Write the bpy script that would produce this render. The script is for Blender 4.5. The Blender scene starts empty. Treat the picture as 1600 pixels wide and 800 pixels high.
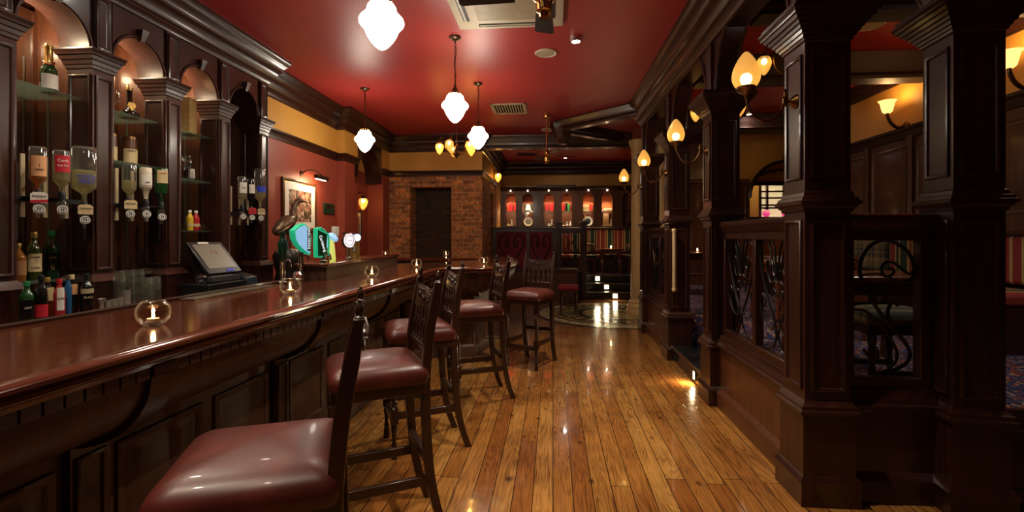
import bpy, bmesh, math, random
from mathutils import Vector, Matrix
random.seed(11)
C = bpy.context.scene.collection
sc = bpy.context.scene
PI = math.pi
R = math.radians

# ------------------------------------------------------------------ camera, world, exposure
cam_d = bpy.data.cameras.new('camera')
cam_d.sensor_width = 36.0
cam_d.lens = 16.875
cam_d.shift_y = -0.01875
cam_d.clip_start = 0.02
cam = bpy.data.objects.new('camera', cam_d)
cam.location = (0, 0, 1.42)
cam.rotation_euler = (R(90), 0, math.atan(64 / 750.0))
C.objects.link(cam)
sc.camera = cam

w = bpy.data.worlds.new('world')
sc.world = w
w.use_nodes = True
w.node_tree.nodes['Background'].inputs[0].default_value = (1.0, 0.75, 0.55, 1)
w.node_tree.nodes['Background'].inputs[1].default_value = 0.02

sc.view_settings.view_transform = 'Standard'
sc.view_settings.look = 'None'
sc.view_settings.gamma = 1.0
sc.view_settings.use_curve_mapping = False
sc.view_settings.exposure = 0.66
sc.cycles.use_denoising = True
sc.cycles.max_bounces = 10
sc.cycles.transparent_max_bounces = 24
sc.cycles.glossy_bounces = 5
sc.cycles.caustics_reflective = False
sc.cycles.caustics_refractive = False
sc.cycles.sample_clamp_indirect = 4.0

# light levels
L_PEND = 26.0       # opal pendant radiance
L_PEND_PT = 26.0    # bulb inside each pendant (watts)
L_SPOT = 120.0       # ceiling downlights (watts)
L_EGG = 5.0         # amber egg shades
L_EGG_PT = 4.5
L_TULIP_PT = 4.5
L_NICHE = 7.0
L_CAB = 30.0
L_STEP = 1.0

# ------------------------------------------------------------------ materials
class NT:
    def __init__(s, name):
        s.m = bpy.data.materials.new(name); s.m.use_nodes = True
        s.t = s.m.node_tree; s.n = s.t.nodes; s.l = s.t.links
        s.p = s.n['Principled BSDF']; s.out = s.n['Material Output']
    def add(s, typ, **kw):
        nd = s.n.new(typ)
        for k, v in kw.items():
            if k.startswith('i_'):
                key = k[2:]
                key = int(key) if key.isdigit() else key
                nd.inputs[key].default_value = v
            else: setattr(nd, k, v)
        return nd
    def link(s, a, b): s.l.new(a, b)
    def math(s, op, a, b=None, c=None):
        nd = s.n.new('ShaderNodeMath'); nd.operation = op
        for i, v in enumerate((a, b, c)):
            if v is None: continue
            if isinstance(v, (int, float)): nd.inputs[i].default_value = v
            else: s.l.new(v, nd.inputs[i])
        return nd.outputs[0]
    def ramp(s, fac, stops, interp='LINEAR'):
        nd = s.n.new('ShaderNodeValToRGB'); cr = nd.color_ramp; cr.interpolation = interp
        while len(cr.elements) < len(stops): cr.elements.new(0.5)
        for e, (p, c) in zip(cr.elements, stops):
            e.position = p; e.color = (c[0], c[1], c[2], 1)
        s.l.new(fac, nd.inputs[0]); return nd.outputs[0]
    def coords(s, scale=(1, 1, 1), kind='Object'):
        tc = s.n.new('ShaderNodeTexCoord'); mp = s.n.new('ShaderNodeMapping')
        mp.inputs['Scale'].default_value = scale
        s.l.new(tc.outputs[kind], mp.inputs[0]); return mp.outputs[0]
    def bump(s, h, strength=0.2, dist=0.01):
        b = s.n.new('ShaderNodeBump'); b.inputs['Strength'].default_value = strength
        b.inputs['Distance'].default_value = dist
        s.l.new(h, b.inputs['Height']); s.l.new(b.outputs[0], s.p.inputs['Normal'])
    def set(s, **kw):
        for k, v in kw.items():
            s.p.inputs[k.replace('_', ' ')].default_value = v
        return s

def plain(name, c, rough=0.5, metal=0.0, coat=0.0, noise=0.12, nscale=14.0, bump=0.0):
    a = NT(name); a.set(Roughness=rough, Metallic=metal)
    a.p.inputs['Coat Weight'].default_value = coat
    nz = a.add('ShaderNodeTexNoise', i_Scale=nscale, i_Detail=4.0)
    a.link(a.coords(), nz.inputs['Vector'])
    lo = [x * (1 - noise) for x in c]; hi = [min(1, x * (1 + noise)) for x in c]
    a.link(a.ramp(nz.outputs['Fac'], [(0.3, lo), (0.7, hi)]), a.p.inputs['Base Color'])
    if bump: a.bump(nz.outputs['Fac'], bump, 0.004)
    return a.m

def wood(name, c1, c2, axis='Z', rough=0.33, coat=0.25, scale=1.0):
    a = NT(name)
    sv = {'X': (1.3, 22, 22), 'Y': (22, 1.3, 22), 'Z': (22, 22, 1.3)}[axis]
    v = a.coords(tuple(q * scale for q in sv))
    n1 = a.add('ShaderNodeTexNoise', i_Scale=1.0, i_Detail=6.0, i_Roughness=0.6, i_Distortion=0.6)
    a.link(v, n1.inputs['Vector'])
    n2 = a.add('ShaderNodeTexNoise', i_Scale=7.0, i_Detail=3.0)
    a.link(v, n2.inputs['Vector'])
    f = a.math('ADD', a.math('MULTIPLY', n1.outputs['Fac'], 0.75), a.math('MULTIPLY', n2.outputs['Fac'], 0.25))
    a.link(a.ramp(f, [(0.32, c1), (0.68, c2)]), a.p.inputs['Base Color'])
    a.set(Roughness=rough)
    a.p.inputs['Coat Weight'].default_value = coat
    a.p.inputs['Coat Roughness'].default_value = 0.12
    a.bump(n2.outputs['Fac'], 0.06, 0.002)
    return a.m

def thin_glass(name, tint, refl=1.0, rough=0.02, haze=0.0, hcol=(.6, .55, .42), rim=0.4):
    a = NT(name)
    tr = a.add('ShaderNodeBsdfTransparent'); tr.inputs[0].default_value = (*tint, 1)
    gl = a.add('ShaderNodeBsdfGlossy'); gl.inputs['Roughness'].default_value = rough
    lw = a.add('ShaderNodeLayerWeight', i_Blend=0.5)
    mx = a.add('ShaderNodeMixShader')
    f = a.math('ADD', a.math('MULTIPLY', a.math('POWER', lw.outputs['Facing'], 3.0), 0.55 * refl), 0.06 * refl)
    a.link(a.math('MINIMUM', f, 1.0), mx.inputs[0])
    body = tr.outputs[0]
    if haze or rim:
        df = a.add('ShaderNodeBsdfDiffuse'); df.inputs[0].default_value = (*hcol, 1)
        tl = a.add('ShaderNodeBsdfTranslucent'); tl.inputs[0].default_value = (*hcol, 1)
        ms = a.add('ShaderNodeMixShader'); ms.inputs[0].default_value = 0.5
        a.link(df.outputs[0], ms.inputs[1]); a.link(tl.outputs[0], ms.inputs[2])
        m2 = a.add('ShaderNodeMixShader'); a.link(a.math('ADD', a.math('MULTIPLY', a.math('POWER', lw.outputs['Facing'], 5.0), rim), haze), m2.inputs[0])  # rim and haze paint bright glass edges into the shader colour
        a.link(tr.outputs[0], m2.inputs[1]); a.link(ms.outputs[0], m2.inputs[2]); body = m2.outputs[0]
    a.link(body, mx.inputs[1]); a.link(gl.outputs[0], mx.inputs[2])
    a.link(mx.outputs[0], a.out.inputs[0])
    return a.m

def glow(name, c, strength, base=(0.8, 0.7, 0.5)):
    a = NT(name)
    a.set(Roughness=0.35)
    a.p.inputs['Base Color'].default_value = (*base, 1)
    a.p.inputs['Emission Color'].default_value = (*c, 1)
    a.p.inputs['Emission Strength'].default_value = strength
    return a.m

MA1, MA2 = (0.016, 0.0042, 0.0024), (0.048, 0.013, 0.0065)
mahog = wood('mahogany upright', MA1, MA2, 'Z')
mahog_y = wood('mahogany lengthwise', MA1, MA2, 'Y')
mahog_x = wood('mahogany crosswise', MA1, MA2, 'X')
mahog_red = wood('red mahogany', (0.052, 0.0145, 0.006), (0.115, 0.036, 0.014), 'Z', 0.35, 0.3)
stool_wood = wood('dark stool oak', (0.014, 0.005, 0.003), (0.042, 0.014, 0.007), 'Z', 0.3, 0.4)
bar_wood = wood('lacquered bar top', (0.055, 0.013, 0.006), (0.15, 0.036, 0.014), 'Y', 0.13, 0.8, 0.8)
wall_panel = wood('brown wall panelling', (0.055, 0.021, 0.010), (0.12, 0.05, 0.024), 'Z', 0.35, 0.2)
satin_brass = plain('pale satin brass', (0.85, 0.66, 0.36), 0.38, 0.55, 0, 0.04)
bar_panel = wood('bar front panel wood', (0.042, 0.017, 0.009), (0.095, 0.042, 0.022), 'Z', 0.45, 0.0)
niche_wood = plain('orange lit-niche lining', (0.34, 0.10, 0.035), 0.45)  # orange glow of the niche spots put into the lining colour
table_wood = wood('table mahogany', (0.06, 0.016, 0.008), (0.15, 0.04, 0.018), 'X', 0.25, 0.5)
beam_wood = wood('matt dark beam wood', MA1, MA2, 'X', 0.6, 0.0)
black_wood = wood('black stained wood', (0.006, 0.004, 0.003), (0.015, 0.009, 0.007), 'Z', 0.4, 0.2)

leather = plain('oxblood leather', (0.085, 0.014, 0.009), 0.38, 0, 0.05, 0.30, 9.0, 0.08)
velvet = plain('burgundy velvet', (0.17, 0.008, 0.022), 0.75, 0, 0, 0.3, 25)
stool_red = plain('red plush', (0.25, 0.012, 0.02), 0.8, 0, 0, 0.2, 40)
brass = plain('polished brass', (0.72, 0.42, 0.14), 0.16, 1.0, 0, 0.06)
brass_dark = plain('aged brass', (0.22, 0.12, 0.045), 0.3, 1.0, 0, 0.2)
bronze = plain('dark bronze', (0.10, 0.055, 0.03), 0.35, 0.9, 0, 0.3, 30)
chrome = plain('chrome', (0.75, 0.75, 0.74), 0.12, 1.0, 0, 0.03)
pewter = plain('polished pewter', (0.5, 0.45, 0.38), 0.32, 0.6, 0, 0.1, 60)
steel = plain('brushed steel', (0.42, 0.38, 0.32), 0.3, 1.0, 0, 0.1, 60)
iron = plain('black wrought iron', (0.012, 0.011, 0.011), 0.3, 0.6, 0.3, 0.2, 30)
nail_m = plain('brass nail heads', (0.16, 0.09, 0.04), 0.3, 1.0)
black_pl = plain('black plastic', (0.008, 0.008, 0.009), 0.35)
blue_pl = plain('blue grey plastic', (0.02, 0.035, 0.05), 0.35)
white_pl = plain('cream white plastic', (0.62, 0.53, 0.39), 0.45, 0, 0, 0.04)
grille_m = plain('cream metal grille', (0.42, 0.33, 0.2), 0.45, 0, 0, 0.08)
paper_w = plain('white paper', (0.7, 0.66, 0.58), 0.6, 0, 0, 0.05)
paper_c = plain('cream label', (0.55, 0.42, 0.22), 0.6, 0, 0, 0.08)
paper_t = plain('tan label', (0.60, 0.30, 0.13), 0.6, 0, 0, 0.08)
ink = plain('black ink', (0.01, 0.01, 0.01), 0.6)
ink_red = plain('red ink', (0.45, 0.01, 0.025), 0.5)
ink_blue = plain('blue ink', (0.02, 0.05, 0.55), 0.5)
ink_white = plain('white ink', (0.8, 0.78, 0.74), 0.5)
gold_f = plain('gold foil', (0.75, 0.5, 0.15), 0.25, 0.8)
red_pl = plain('red enamel', (0.42, 0.015, 0.02), 0.3)
yellow_pl = plain('yellow enamel', (0.65, 0.42, 0.02), 0.35)
green_pl = plain('green enamel', (0.02, 0.16, 0.05), 0.3)
blue_gl = plain('blue bottle glass', (0.02, 0.09, 0.22), 0.08, 0, 0.5)
dark_gl = plain('black bottle glass', (0.008, 0.007, 0.006), 0.06, 0, 0.6)
green_gl = plain('green bottle glass', (0.012, 0.05, 0.014), 0.06, 0, 0.6)
olive_gl = plain('olive bottle glass', (0.035, 0.045, 0.008), 0.06, 0, 0.6)
pink_gl = plain('pink glass bottle', (0.38, 0.03, 0.04), 0.08, 0, 0.6)
amber_gl = plain('amber spirit', (0.40, 0.15, 0.025), 0.06, 0, 0.5)
clear_g = thin_glass('clear glass', (0.93, 0.95, 0.93), 1.8, .03, 0.06, (.8, .78, .68), .7)
clear_g2 = thin_glass('clear bowl glass', (0.94, 0.93, 0.90), 1.3, .02, 0.0, (.75, .73, .66), .45)
tumbler_g = thin_glass('thick tumbler glass', (0.92, 0.94, 0.9), 2.2, .03, 0.05, (.85, .88, .78), .85)
shelf_g = thin_glass('greenish shelf glass', (0.80, 0.88, 0.82), 1.0, .02, 0.07, (.5, .62, .5), .3)
pale_liq = thin_glass('clear spirit', (0.88, 0.85, 0.66), 0.6, .03, 0.42, (.72, .64, .36), .5)
amber_liq = thin_glass('golden spirit', (0.80, 0.40, 0.08), 0.7, .03, 0.45, (.85, .42, .08))
cream_liq = plain('cream liqueur bottle', (0.6, 0.5, 0.36), 0.2, 0, 0.4)
wax = plain('tea light wax', (0.75, 0.5, 0.25), 0.5)
plaster = plain('cream painted plaster', (0.55, 0.37, 0.15), 0.45, 0, 0, 0.05)
wall_red = plain('terracotta red paint', (0.30, 0.055, 0.030), 0.5, 0, 0, 0.06, 3)
wall_yel = plain('mustard yellow paint', (0.62, 0.315, 0.055), 0.55, 0, 0, 0.05, 3)
ceil_red = plain('deep red ceiling paint', (0.38, 0.030, 0.028), 0.42, 0, 0, 0.05, 2)
marble = plain('black marble', (0.012, 0.012, 0.012), 0.18, 0, 0.3, 0.8, 6)
dark_void = plain('dark painted recess', (0.012, 0.010, 0.008), 0.6)
feather = plain('heron bronze feathers', (0.14, 0.085, 0.045), 0.35, 0.5, 0, 0.5, 40, 0.3)
cello = thin_glass('crumpled clear film', (0.7, 0.72, 0.70), 2.0, 0.08)

opal = glow('lit opal glass', (1.0, 0.90, 0.74), L_PEND)
amber_egg = glow('lit amber glass', (1.0, 0.52, 0.10), L_EGG * 0.16, (0.7, 0.4, 0.08))
bulb_m = glow('lit bulb', (1.0, 0.85, 0.6), 9)
tulip_m = glow('lit frosted tulip glass', (1.0, 0.50, 0.15), 1.3)
spot_m = glow('lit downlight lens', (1.0, 0.93, 0.82), 120)
flame_m = glow('candle flame', (1.0, 0.62, 0.22), 40)
step_lens = glow('lit step lens', (1.0, 0.8, 0.45), 9)
cab_lens = glow('lit cabinet lens', (1.0, 0.75, 0.5), 5)
window_glow = glow('lit window pane', (1.0, 0.78, 0.42), 0.42)
tap_green = glow('lit green tap lens', (0.02, 0.55, 0.26), 0.32, (0.02, 0.4, 0.2))
tap_blue = glow('lit pale blue tap face', (0.26, 0.52, 0.80), 0.48, (0.3, 0.5, 0.8))
tap_white = glow('lit white tap face', (0.85, 0.9, 1.0), 0.7)
tap_lime = glow('lit lime tap strip', (0.62, 0.72, 0.05), 0.4)
exit_m = glow('lit green sign', (0.1, 0.75, 0.35), 0.8)
pink_m = glow('lit pink lantern', (0.85, 0.05, 0.22), 0.55)
screen_m = glow('till screen', (0.42, 0.34, 0.22), 0.10, (0.10, 0.085, 0.06))

def mirror_mat():
    a = NT('aged mirror'); a.set(Metallic=1.0, Roughness=0.03)
    a.p.inputs['Base Color'].default_value = (0.62, 0.60, 0.55, 1)
    return a.m
mirror = mirror_mat()

def floor_mat():
    a = NT('old pine boards')
    tc = a.n.new('ShaderNodeTexCoord'); sp = a.n.new('ShaderNodeSeparateXYZ')
    a.link(tc.outputs['Object'], sp.inputs[0])
    W, LEN = 0.110, 2.3
    u = a.math('DIVIDE', sp.outputs[0], W)
    iu = a.math('FLOOR', u); fu = a.math('SUBTRACT', u, iu)
    wn = a.add('ShaderNodeTexWhiteNoise', noise_dimensions='1D'); a.link(iu, wn.inputs['W'])
    v = a.math('ADD', a.math('DIVIDE', sp.outputs[1], LEN), a.math('MULTIPLY', wn.outputs['Value'], 7.3))
    iv = a.math('FLOOR', v); fv = a.math('SUBTRACT', v, iv)
    pid = a.math('ADD', a.math('MULTIPLY', iu, 13.17), a.math('MULTIPLY', iv, 5.71))
    wn2 = a.add('ShaderNodeTexWhiteNoise', noise_dimensions='1D'); a.link(pid, wn2.inputs['W'])
    # grain coordinates: stretched along the board, shifted per board
    cb = a.n.new('ShaderNodeCombineXYZ')
    a.link(a.math('ADD', a.math('MULTIPLY', sp.outputs[0], 1.0), a.math('MULTIPLY', wn2.outputs['Value'], 50)), cb.inputs[0])
    a.link(a.math('MULTIPLY', sp.outputs[1], 0.075), cb.inputs[1])
    a.link(a.math('MULTIPLY', pid, 0.37), cb.inputs[2])
    g1 = a.add('ShaderNodeTexNoise', i_Scale=9.0, i_Detail=2.5, i_Distortion=0.7)
    a.link(cb.outputs[0], g1.inputs['Vector'])
    rings = a.math('ABSOLUTE', a.math('SINE', a.math('MULTIPLY', g1.outputs['Fac'], 60.0)))
    g2 = a.add('ShaderNodeTexNoise', i_Scale=150.0, i_Detail=3.0)
    cb2 = a.n.new('ShaderNodeCombineXYZ')
    a.link(a.math('ADD', sp.outputs[0], a.math('MULTIPLY', wn2.outputs['Value'], 30)), cb2.inputs[0])
    a.link(a.math('MULTIPLY', sp.outputs[1], 0.022), cb2.inputs[1])
    a.link(cb2.outputs[0], g2.inputs['Vector'])
    cbk = a.n.new('ShaderNodeCombineXYZ')
    a.link(sp.outputs[0], cbk.inputs[0]); a.link(a.math('MULTIPLY', sp.outputs[1], 0.55), cbk.inputs[1])
    vk = a.add('ShaderNodeTexVoronoi', i_Scale=6.0); a.link(cbk.outputs[0], vk.inputs['Vector'])
    knot = a.math('SUBTRACT', 1.0, a.math('MINIMUM', a.math('DIVIDE', vk.outputs['Distance'], 0.125), 1.0))
    knot = a.math('POWER', knot, 0.6)
    big = a.add('ShaderNodeTexNoise', i_Scale=2.2, i_Detail=3.0); a.link(tc.outputs['Object'], big.inputs['Vector'])
    base = a.ramp(wn2.outputs['Value'], [(0.0, (0.29, 0.100, 0.022)), (0.25, (0.42, 0.176, 0.040)), (0.5, (0.51, 0.25, 0.062)), (0.75, (0.36, 0.138, 0.030)), (1.0, (0.47, 0.215, 0.05))])
    dark = a.math('MULTIPLY', a.math('POWER', rings, 3.0), 0.34)
    dark = a.math('ADD', dark, a.math('MULTIPLY', a.math('SUBTRACT', 0.58, g2.outputs['Fac']), 1.6))
    dark = a.math('ADD', dark, a.math('MULTIPLY', a.math('SUBTRACT', big.outputs['Fac'], 0.42), 1.3))
    mx = a.add('ShaderNodeMix', data_type='RGBA'); a.link(a.math('MINIMUM', a.math('MAXIMUM', dark, 0.0), 0.9), mx.inputs[0])
    a.link(base, mx.inputs[6]); mx.inputs[7].default_value = (0.10, 0.03, 0.007, 1)
    mk = a.add('ShaderNodeMix', data_type='RGBA'); a.link(a.math('MULTIPLY', knot, 0.95), mk.inputs[0])
    a.link(mx.outputs[2], mk.inputs[6]); mk.inputs[7].default_value = (0.02, 0.006, 0.002, 1)
    gx = a.math('LESS_THAN', a.math('MINIMUM', fu, a.math('SUBTRACT', 1.0, fu)), 0.022)
    gy = a.math('LESS_THAN', a.math('MINIMUM', fv, a.math('SUBTRACT', 1.0, fv)), 0.0011)
    gap = a.math('MAXIMUM', gx, gy)
    mg = a.add('ShaderNodeMix', data_type='RGBA'); a.link(gap, mg.inputs[0])
    a.link(mk.outputs[2], mg.inputs[6]); mg.inputs[7].default_value = (0.012, 0.005, 0.002, 1)
    a.link(mg.outputs[2], a.p.inputs['Base Color'])
    rn = a.add('ShaderNodeTexNoise', i_Scale=18.0, i_Detail=5.0); a.link(tc.outputs['Object'], rn.inputs['Vector'])
    a.link(a.ramp(rn.outputs['Fac'], [(0.3, (0.12,) * 3), (0.75, (0.25,) * 3)]), a.p.inputs['Roughness'])
    a.p.inputs['Coat Weight'].default_value = 0.6; a.p.inputs['Coat Roughness'].default_value = 0.05
    h = a.math('SUBTRACT', a.math('MULTIPLY', rn.outputs['Fac'], 0.35), gap)
    a.bump(h, 0.22, 0.0016)
    return a.m
floor_m = floor_mat()

def brick_mat(name='old orange brick', k=1.0):
    a = NT(name)
    tc = a.n.new('ShaderNodeTexCoord'); sp = a.n.new('ShaderNodeSeparateXYZ'); cb = a.n.new('ShaderNodeCombineXYZ')
    a.link(tc.outputs['Object'], sp.inputs[0])
    a.link(a.math('ADD', sp.outputs[0], sp.outputs[1]), cb.inputs[0]); a.link(sp.outputs[2], cb.inputs[1])
    nz0 = a.add('ShaderNodeTexNoise', i_Scale=9.0, i_Detail=2.0); a.link(tc.outputs['Object'], nz0.inputs['Vector'])
    ds = a.add('ShaderNodeVectorMath', operation='SCALE'); a.link(nz0.outputs['Color'], ds.inputs[0]); ds.inputs['Scale'].default_value = 0.012
    ad = a.add('ShaderNodeVectorMath', operation='ADD'); a.link(cb.outputs[0], ad.inputs[0]); a.link(ds.outputs[0], ad.inputs[1])
    br = a.add('ShaderNodeTexBrick', i_Scale=1.0)
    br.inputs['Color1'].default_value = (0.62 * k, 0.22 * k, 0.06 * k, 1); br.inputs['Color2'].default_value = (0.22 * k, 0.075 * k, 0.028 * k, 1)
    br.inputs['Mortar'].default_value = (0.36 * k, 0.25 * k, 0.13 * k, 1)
    br.inputs['Brick Width'].default_value = 0.225; br.inputs['Row Height'].default_value = 0.082
    br.inputs['Mortar Size'].default_value = 0.010; br.inputs['Mortar Smooth'].default_value = 0.3
    a.link(ad.outputs[0], br.inputs['Vector'])
    nz = a.add('ShaderNodeTexNoise', i_Scale=22.0, i_Detail=5.0); a.link(tc.outputs['Object'], nz.inputs['Vector'])
    mx = a.add('ShaderNodeMix', data_type='RGBA', blend_type='MULTIPLY'); mx.inputs[0].default_value = 1.0
    a.link(br.outputs['Color'], mx.inputs[6])
    a.link(a.ramp(nz.outputs['Fac'], [(0.3, (0.45, 0.42, 0.4)), (0.5, (1.0, 0.97, 0.95)), (0.72, (1.4, 1.35, 1.25))]), mx.inputs[7])
    a.link(mx.outputs[2], a.p.inputs['Base Color']); a.set(Roughness=0.8)
    h = a.math('ADD', a.math('MULTIPLY', br.outputs['Fac'], -1.0), a.math('MULTIPLY', nz.outputs['Fac'], 0.6))
    a.bump(h, 0.8, 0.012)
    return a.m
brick_m = brick_mat()
shaded_brick = brick_mat('sooty dark brick', 0.10)  # brick colour darkened to stand for the shade inside the openings

def carpet_mat():
    a = NT('patterned carpet')
    v = a.coords((1, 1, 1))
    vo = a.add('ShaderNodeTexVoronoi', i_Scale=44.0); a.link(v, vo.inputs['Vector'])
    sp = a.n.new('ShaderNodeSeparateColor'); a.link(vo.outputs['Color'], sp.inputs[0])
    c = a.ramp(sp.outputs[0], [(0, (0.012, 0.016, 0.07)), (0.3, (0.012, 0.014, 0.05)), (0.45, (0.20, 0.03, 0.015)), (0.58, (0.30, 0.20, 0.11)), (0.68, (0.02, 0.03, 0.13)), (0.85, (0.12, 0.02, 0.015)), (0.95, (0.35, 0.26, 0.16))], 'CONSTANT')
    a.link(c, a.p.inputs['Base Color']); a.set(Roughness=0.95)
    return a.m
carpet = carpet_mat()

def stripe_mat(name, axis, pitch, kind='stripe'):
    a = NT(name)
    tc = a.n.new('ShaderNodeTexCoord'); sp = a.n.new('ShaderNodeSeparateXYZ'); a.link(tc.outputs['Object'], sp.inputs[0])
    u = a.math('FRACT', a.math('DIVIDE', sp.outputs[axis], pitch))
    red, grn, gold, blk = (0.20, 0.018, 0.016), (0.014, 0.036, 0.022), (0.40, 0.26, 0.10), (0.02, 0.025, 0.018)
    stops = [(0, red), (0.22, gold), (0.27, red), (0.33, gold), (0.40, grn), (0.62, gold), (0.66, blk), (0.74, gold), (0.78, red), (0.94, gold)]
    if kind == 'plaid': stops = [(0, blk), (0.25, (0.2, 0.13, 0.05)), (0.33, blk), (0.5, (0.10, 0.075, 0.03)), (0.75, (0.2, 0.13, 0.05))]
    c = a.ramp(u, stops, 'CONSTANT')
    if kind == 'plaid':
        u2 = a.math('FRACT', a.math('DIVIDE', sp.outputs[2], pitch))
        c2 = a.ramp(u2, stops, 'CONSTANT')
        mx = a.add('ShaderNodeMix', data_type='RGBA'); mx.inputs[0].default_value = 0.5
        a.link(c, mx.inputs[6]); a.link(c2, mx.inputs[7]); c = mx.outputs[2]
    a.link(c, a.p.inputs['Base Color']); a.set(Roughness=0.85)
    return a.m
stripe_x = stripe_mat('striped fabric across', 0, 0.44)
stripe_y = stripe_mat('striped fabric along', 1, 0.5)
plaid = stripe_mat('green plaid fabric', 1, 0.22, 'plaid')

def mosaic_mat(cx, cy):
    a = NT('stone mosaic')
    tc = a.n.new('ShaderNodeTexCoord'); sp = a.n.new('ShaderNodeSeparateXYZ'); a.link(tc.outputs['Object'], sp.inputs[0])
    x = a.math('SUBTRACT', sp.outputs[0], cx); y = a.math('SUBTRACT', sp.outputs[1], cy)
    r = a.math('SQRT', a.math('ADD', a.math('MULTIPLY', x, x), a.math('MULTIPLY', y, y)))
    ang = a.math('ARCTAN2', y, x)
    tan, brn, blk, gry = (0.40, 0.29, 0.10), (0.15, 0.10, 0.04), (0.025, 0.020, 0.014), (0.50, 0.40, 0.22)
    rings = a.ramp(a.math('DIVIDE', r, 1.5), [(0, tan), (0.40, blk), (0.46, brn), (0.72, tan), (0.76, blk), (0.80, gry), (0.94, blk)], 'CONSTANT')
    sq = a.math('LESS_THAN', a.math('FRACT', a.math('MULTIPLY', ang, 4.0)), 0.33)
    band = a.math('MULTIPLY', a.math('GREATER_THAN', r, 0.80), a.math('LESS_THAN', r, 0.97))
    mx = a.add('ShaderNodeMix', data_type='RGBA'); a.link(a.math('MULTIPLY', sq, band), mx.inputs[0])
    a.link(rings, mx.inputs[6]); mx.inputs[7].default_value = (*gry, 1)
    vo = a.add('ShaderNodeTexVoronoi', i_Scale=28.0); a.link(tc.outputs['Object'], vo.inputs['Vector'])
    mm = a.add('ShaderNodeMix', data_type='RGBA', blend_type='MULTIPLY'); mm.inputs[0].default_value = 1.0
    a.link(mx.outputs[2], mm.inputs[6])
    s2 = a.n.new('ShaderNodeSeparateColor'); a.link(vo.outputs['Color'], s2.inputs[0])
    a.link(a.ramp(s2.outputs[0], [(0, (0.55,) * 3), (1, (1.3,) * 3)]), mm.inputs[7])
    a.link(mm.outputs[2], a.p.inputs['Base Color']); a.set(Roughness=0.17)
    a.bump(vo.outputs['Distance'], 0.3, 0.004)
    return a.m
mosaic_m = mosaic_mat(1.15, 9.0)

def picture_mat():
    a = NT('crowd scene print')
    v = a.coords((1, 9, 9))
    vo = a.add('ShaderNodeTexVoronoi', i_Scale=2.3); a.link(v, vo.inputs['Vector'])
    nz = a.add('ShaderNodeTexNoise', i_Scale=1.4, i_Detail=5.0); a.link(v, nz.inputs['Vector'])
    s2 = a.n.new('ShaderNodeSeparateColor'); a.link(vo.outputs['Color'], s2.inputs[0])
    f = a.math('ADD', a.math('MULTIPLY', s2.outputs[0], 0.6), a.math('MULTIPLY', nz.outputs['Fac'], 0.4))
    a.link(a.ramp(f, [(0.15, (0.02, 0.014, 0.012)), (0.4, (0.13, 0.075, 0.04)), (0.55, (0.42, 0.33, 0.22)), (0.68, (0.30, 0.05, 0.03)), (0.8, (0.55, 0.47, 0.36))]), a.p.inputs['Base Color'])
    a.set(Roughness=0.35)
    return a.m
picture_m = picture_mat()

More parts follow.
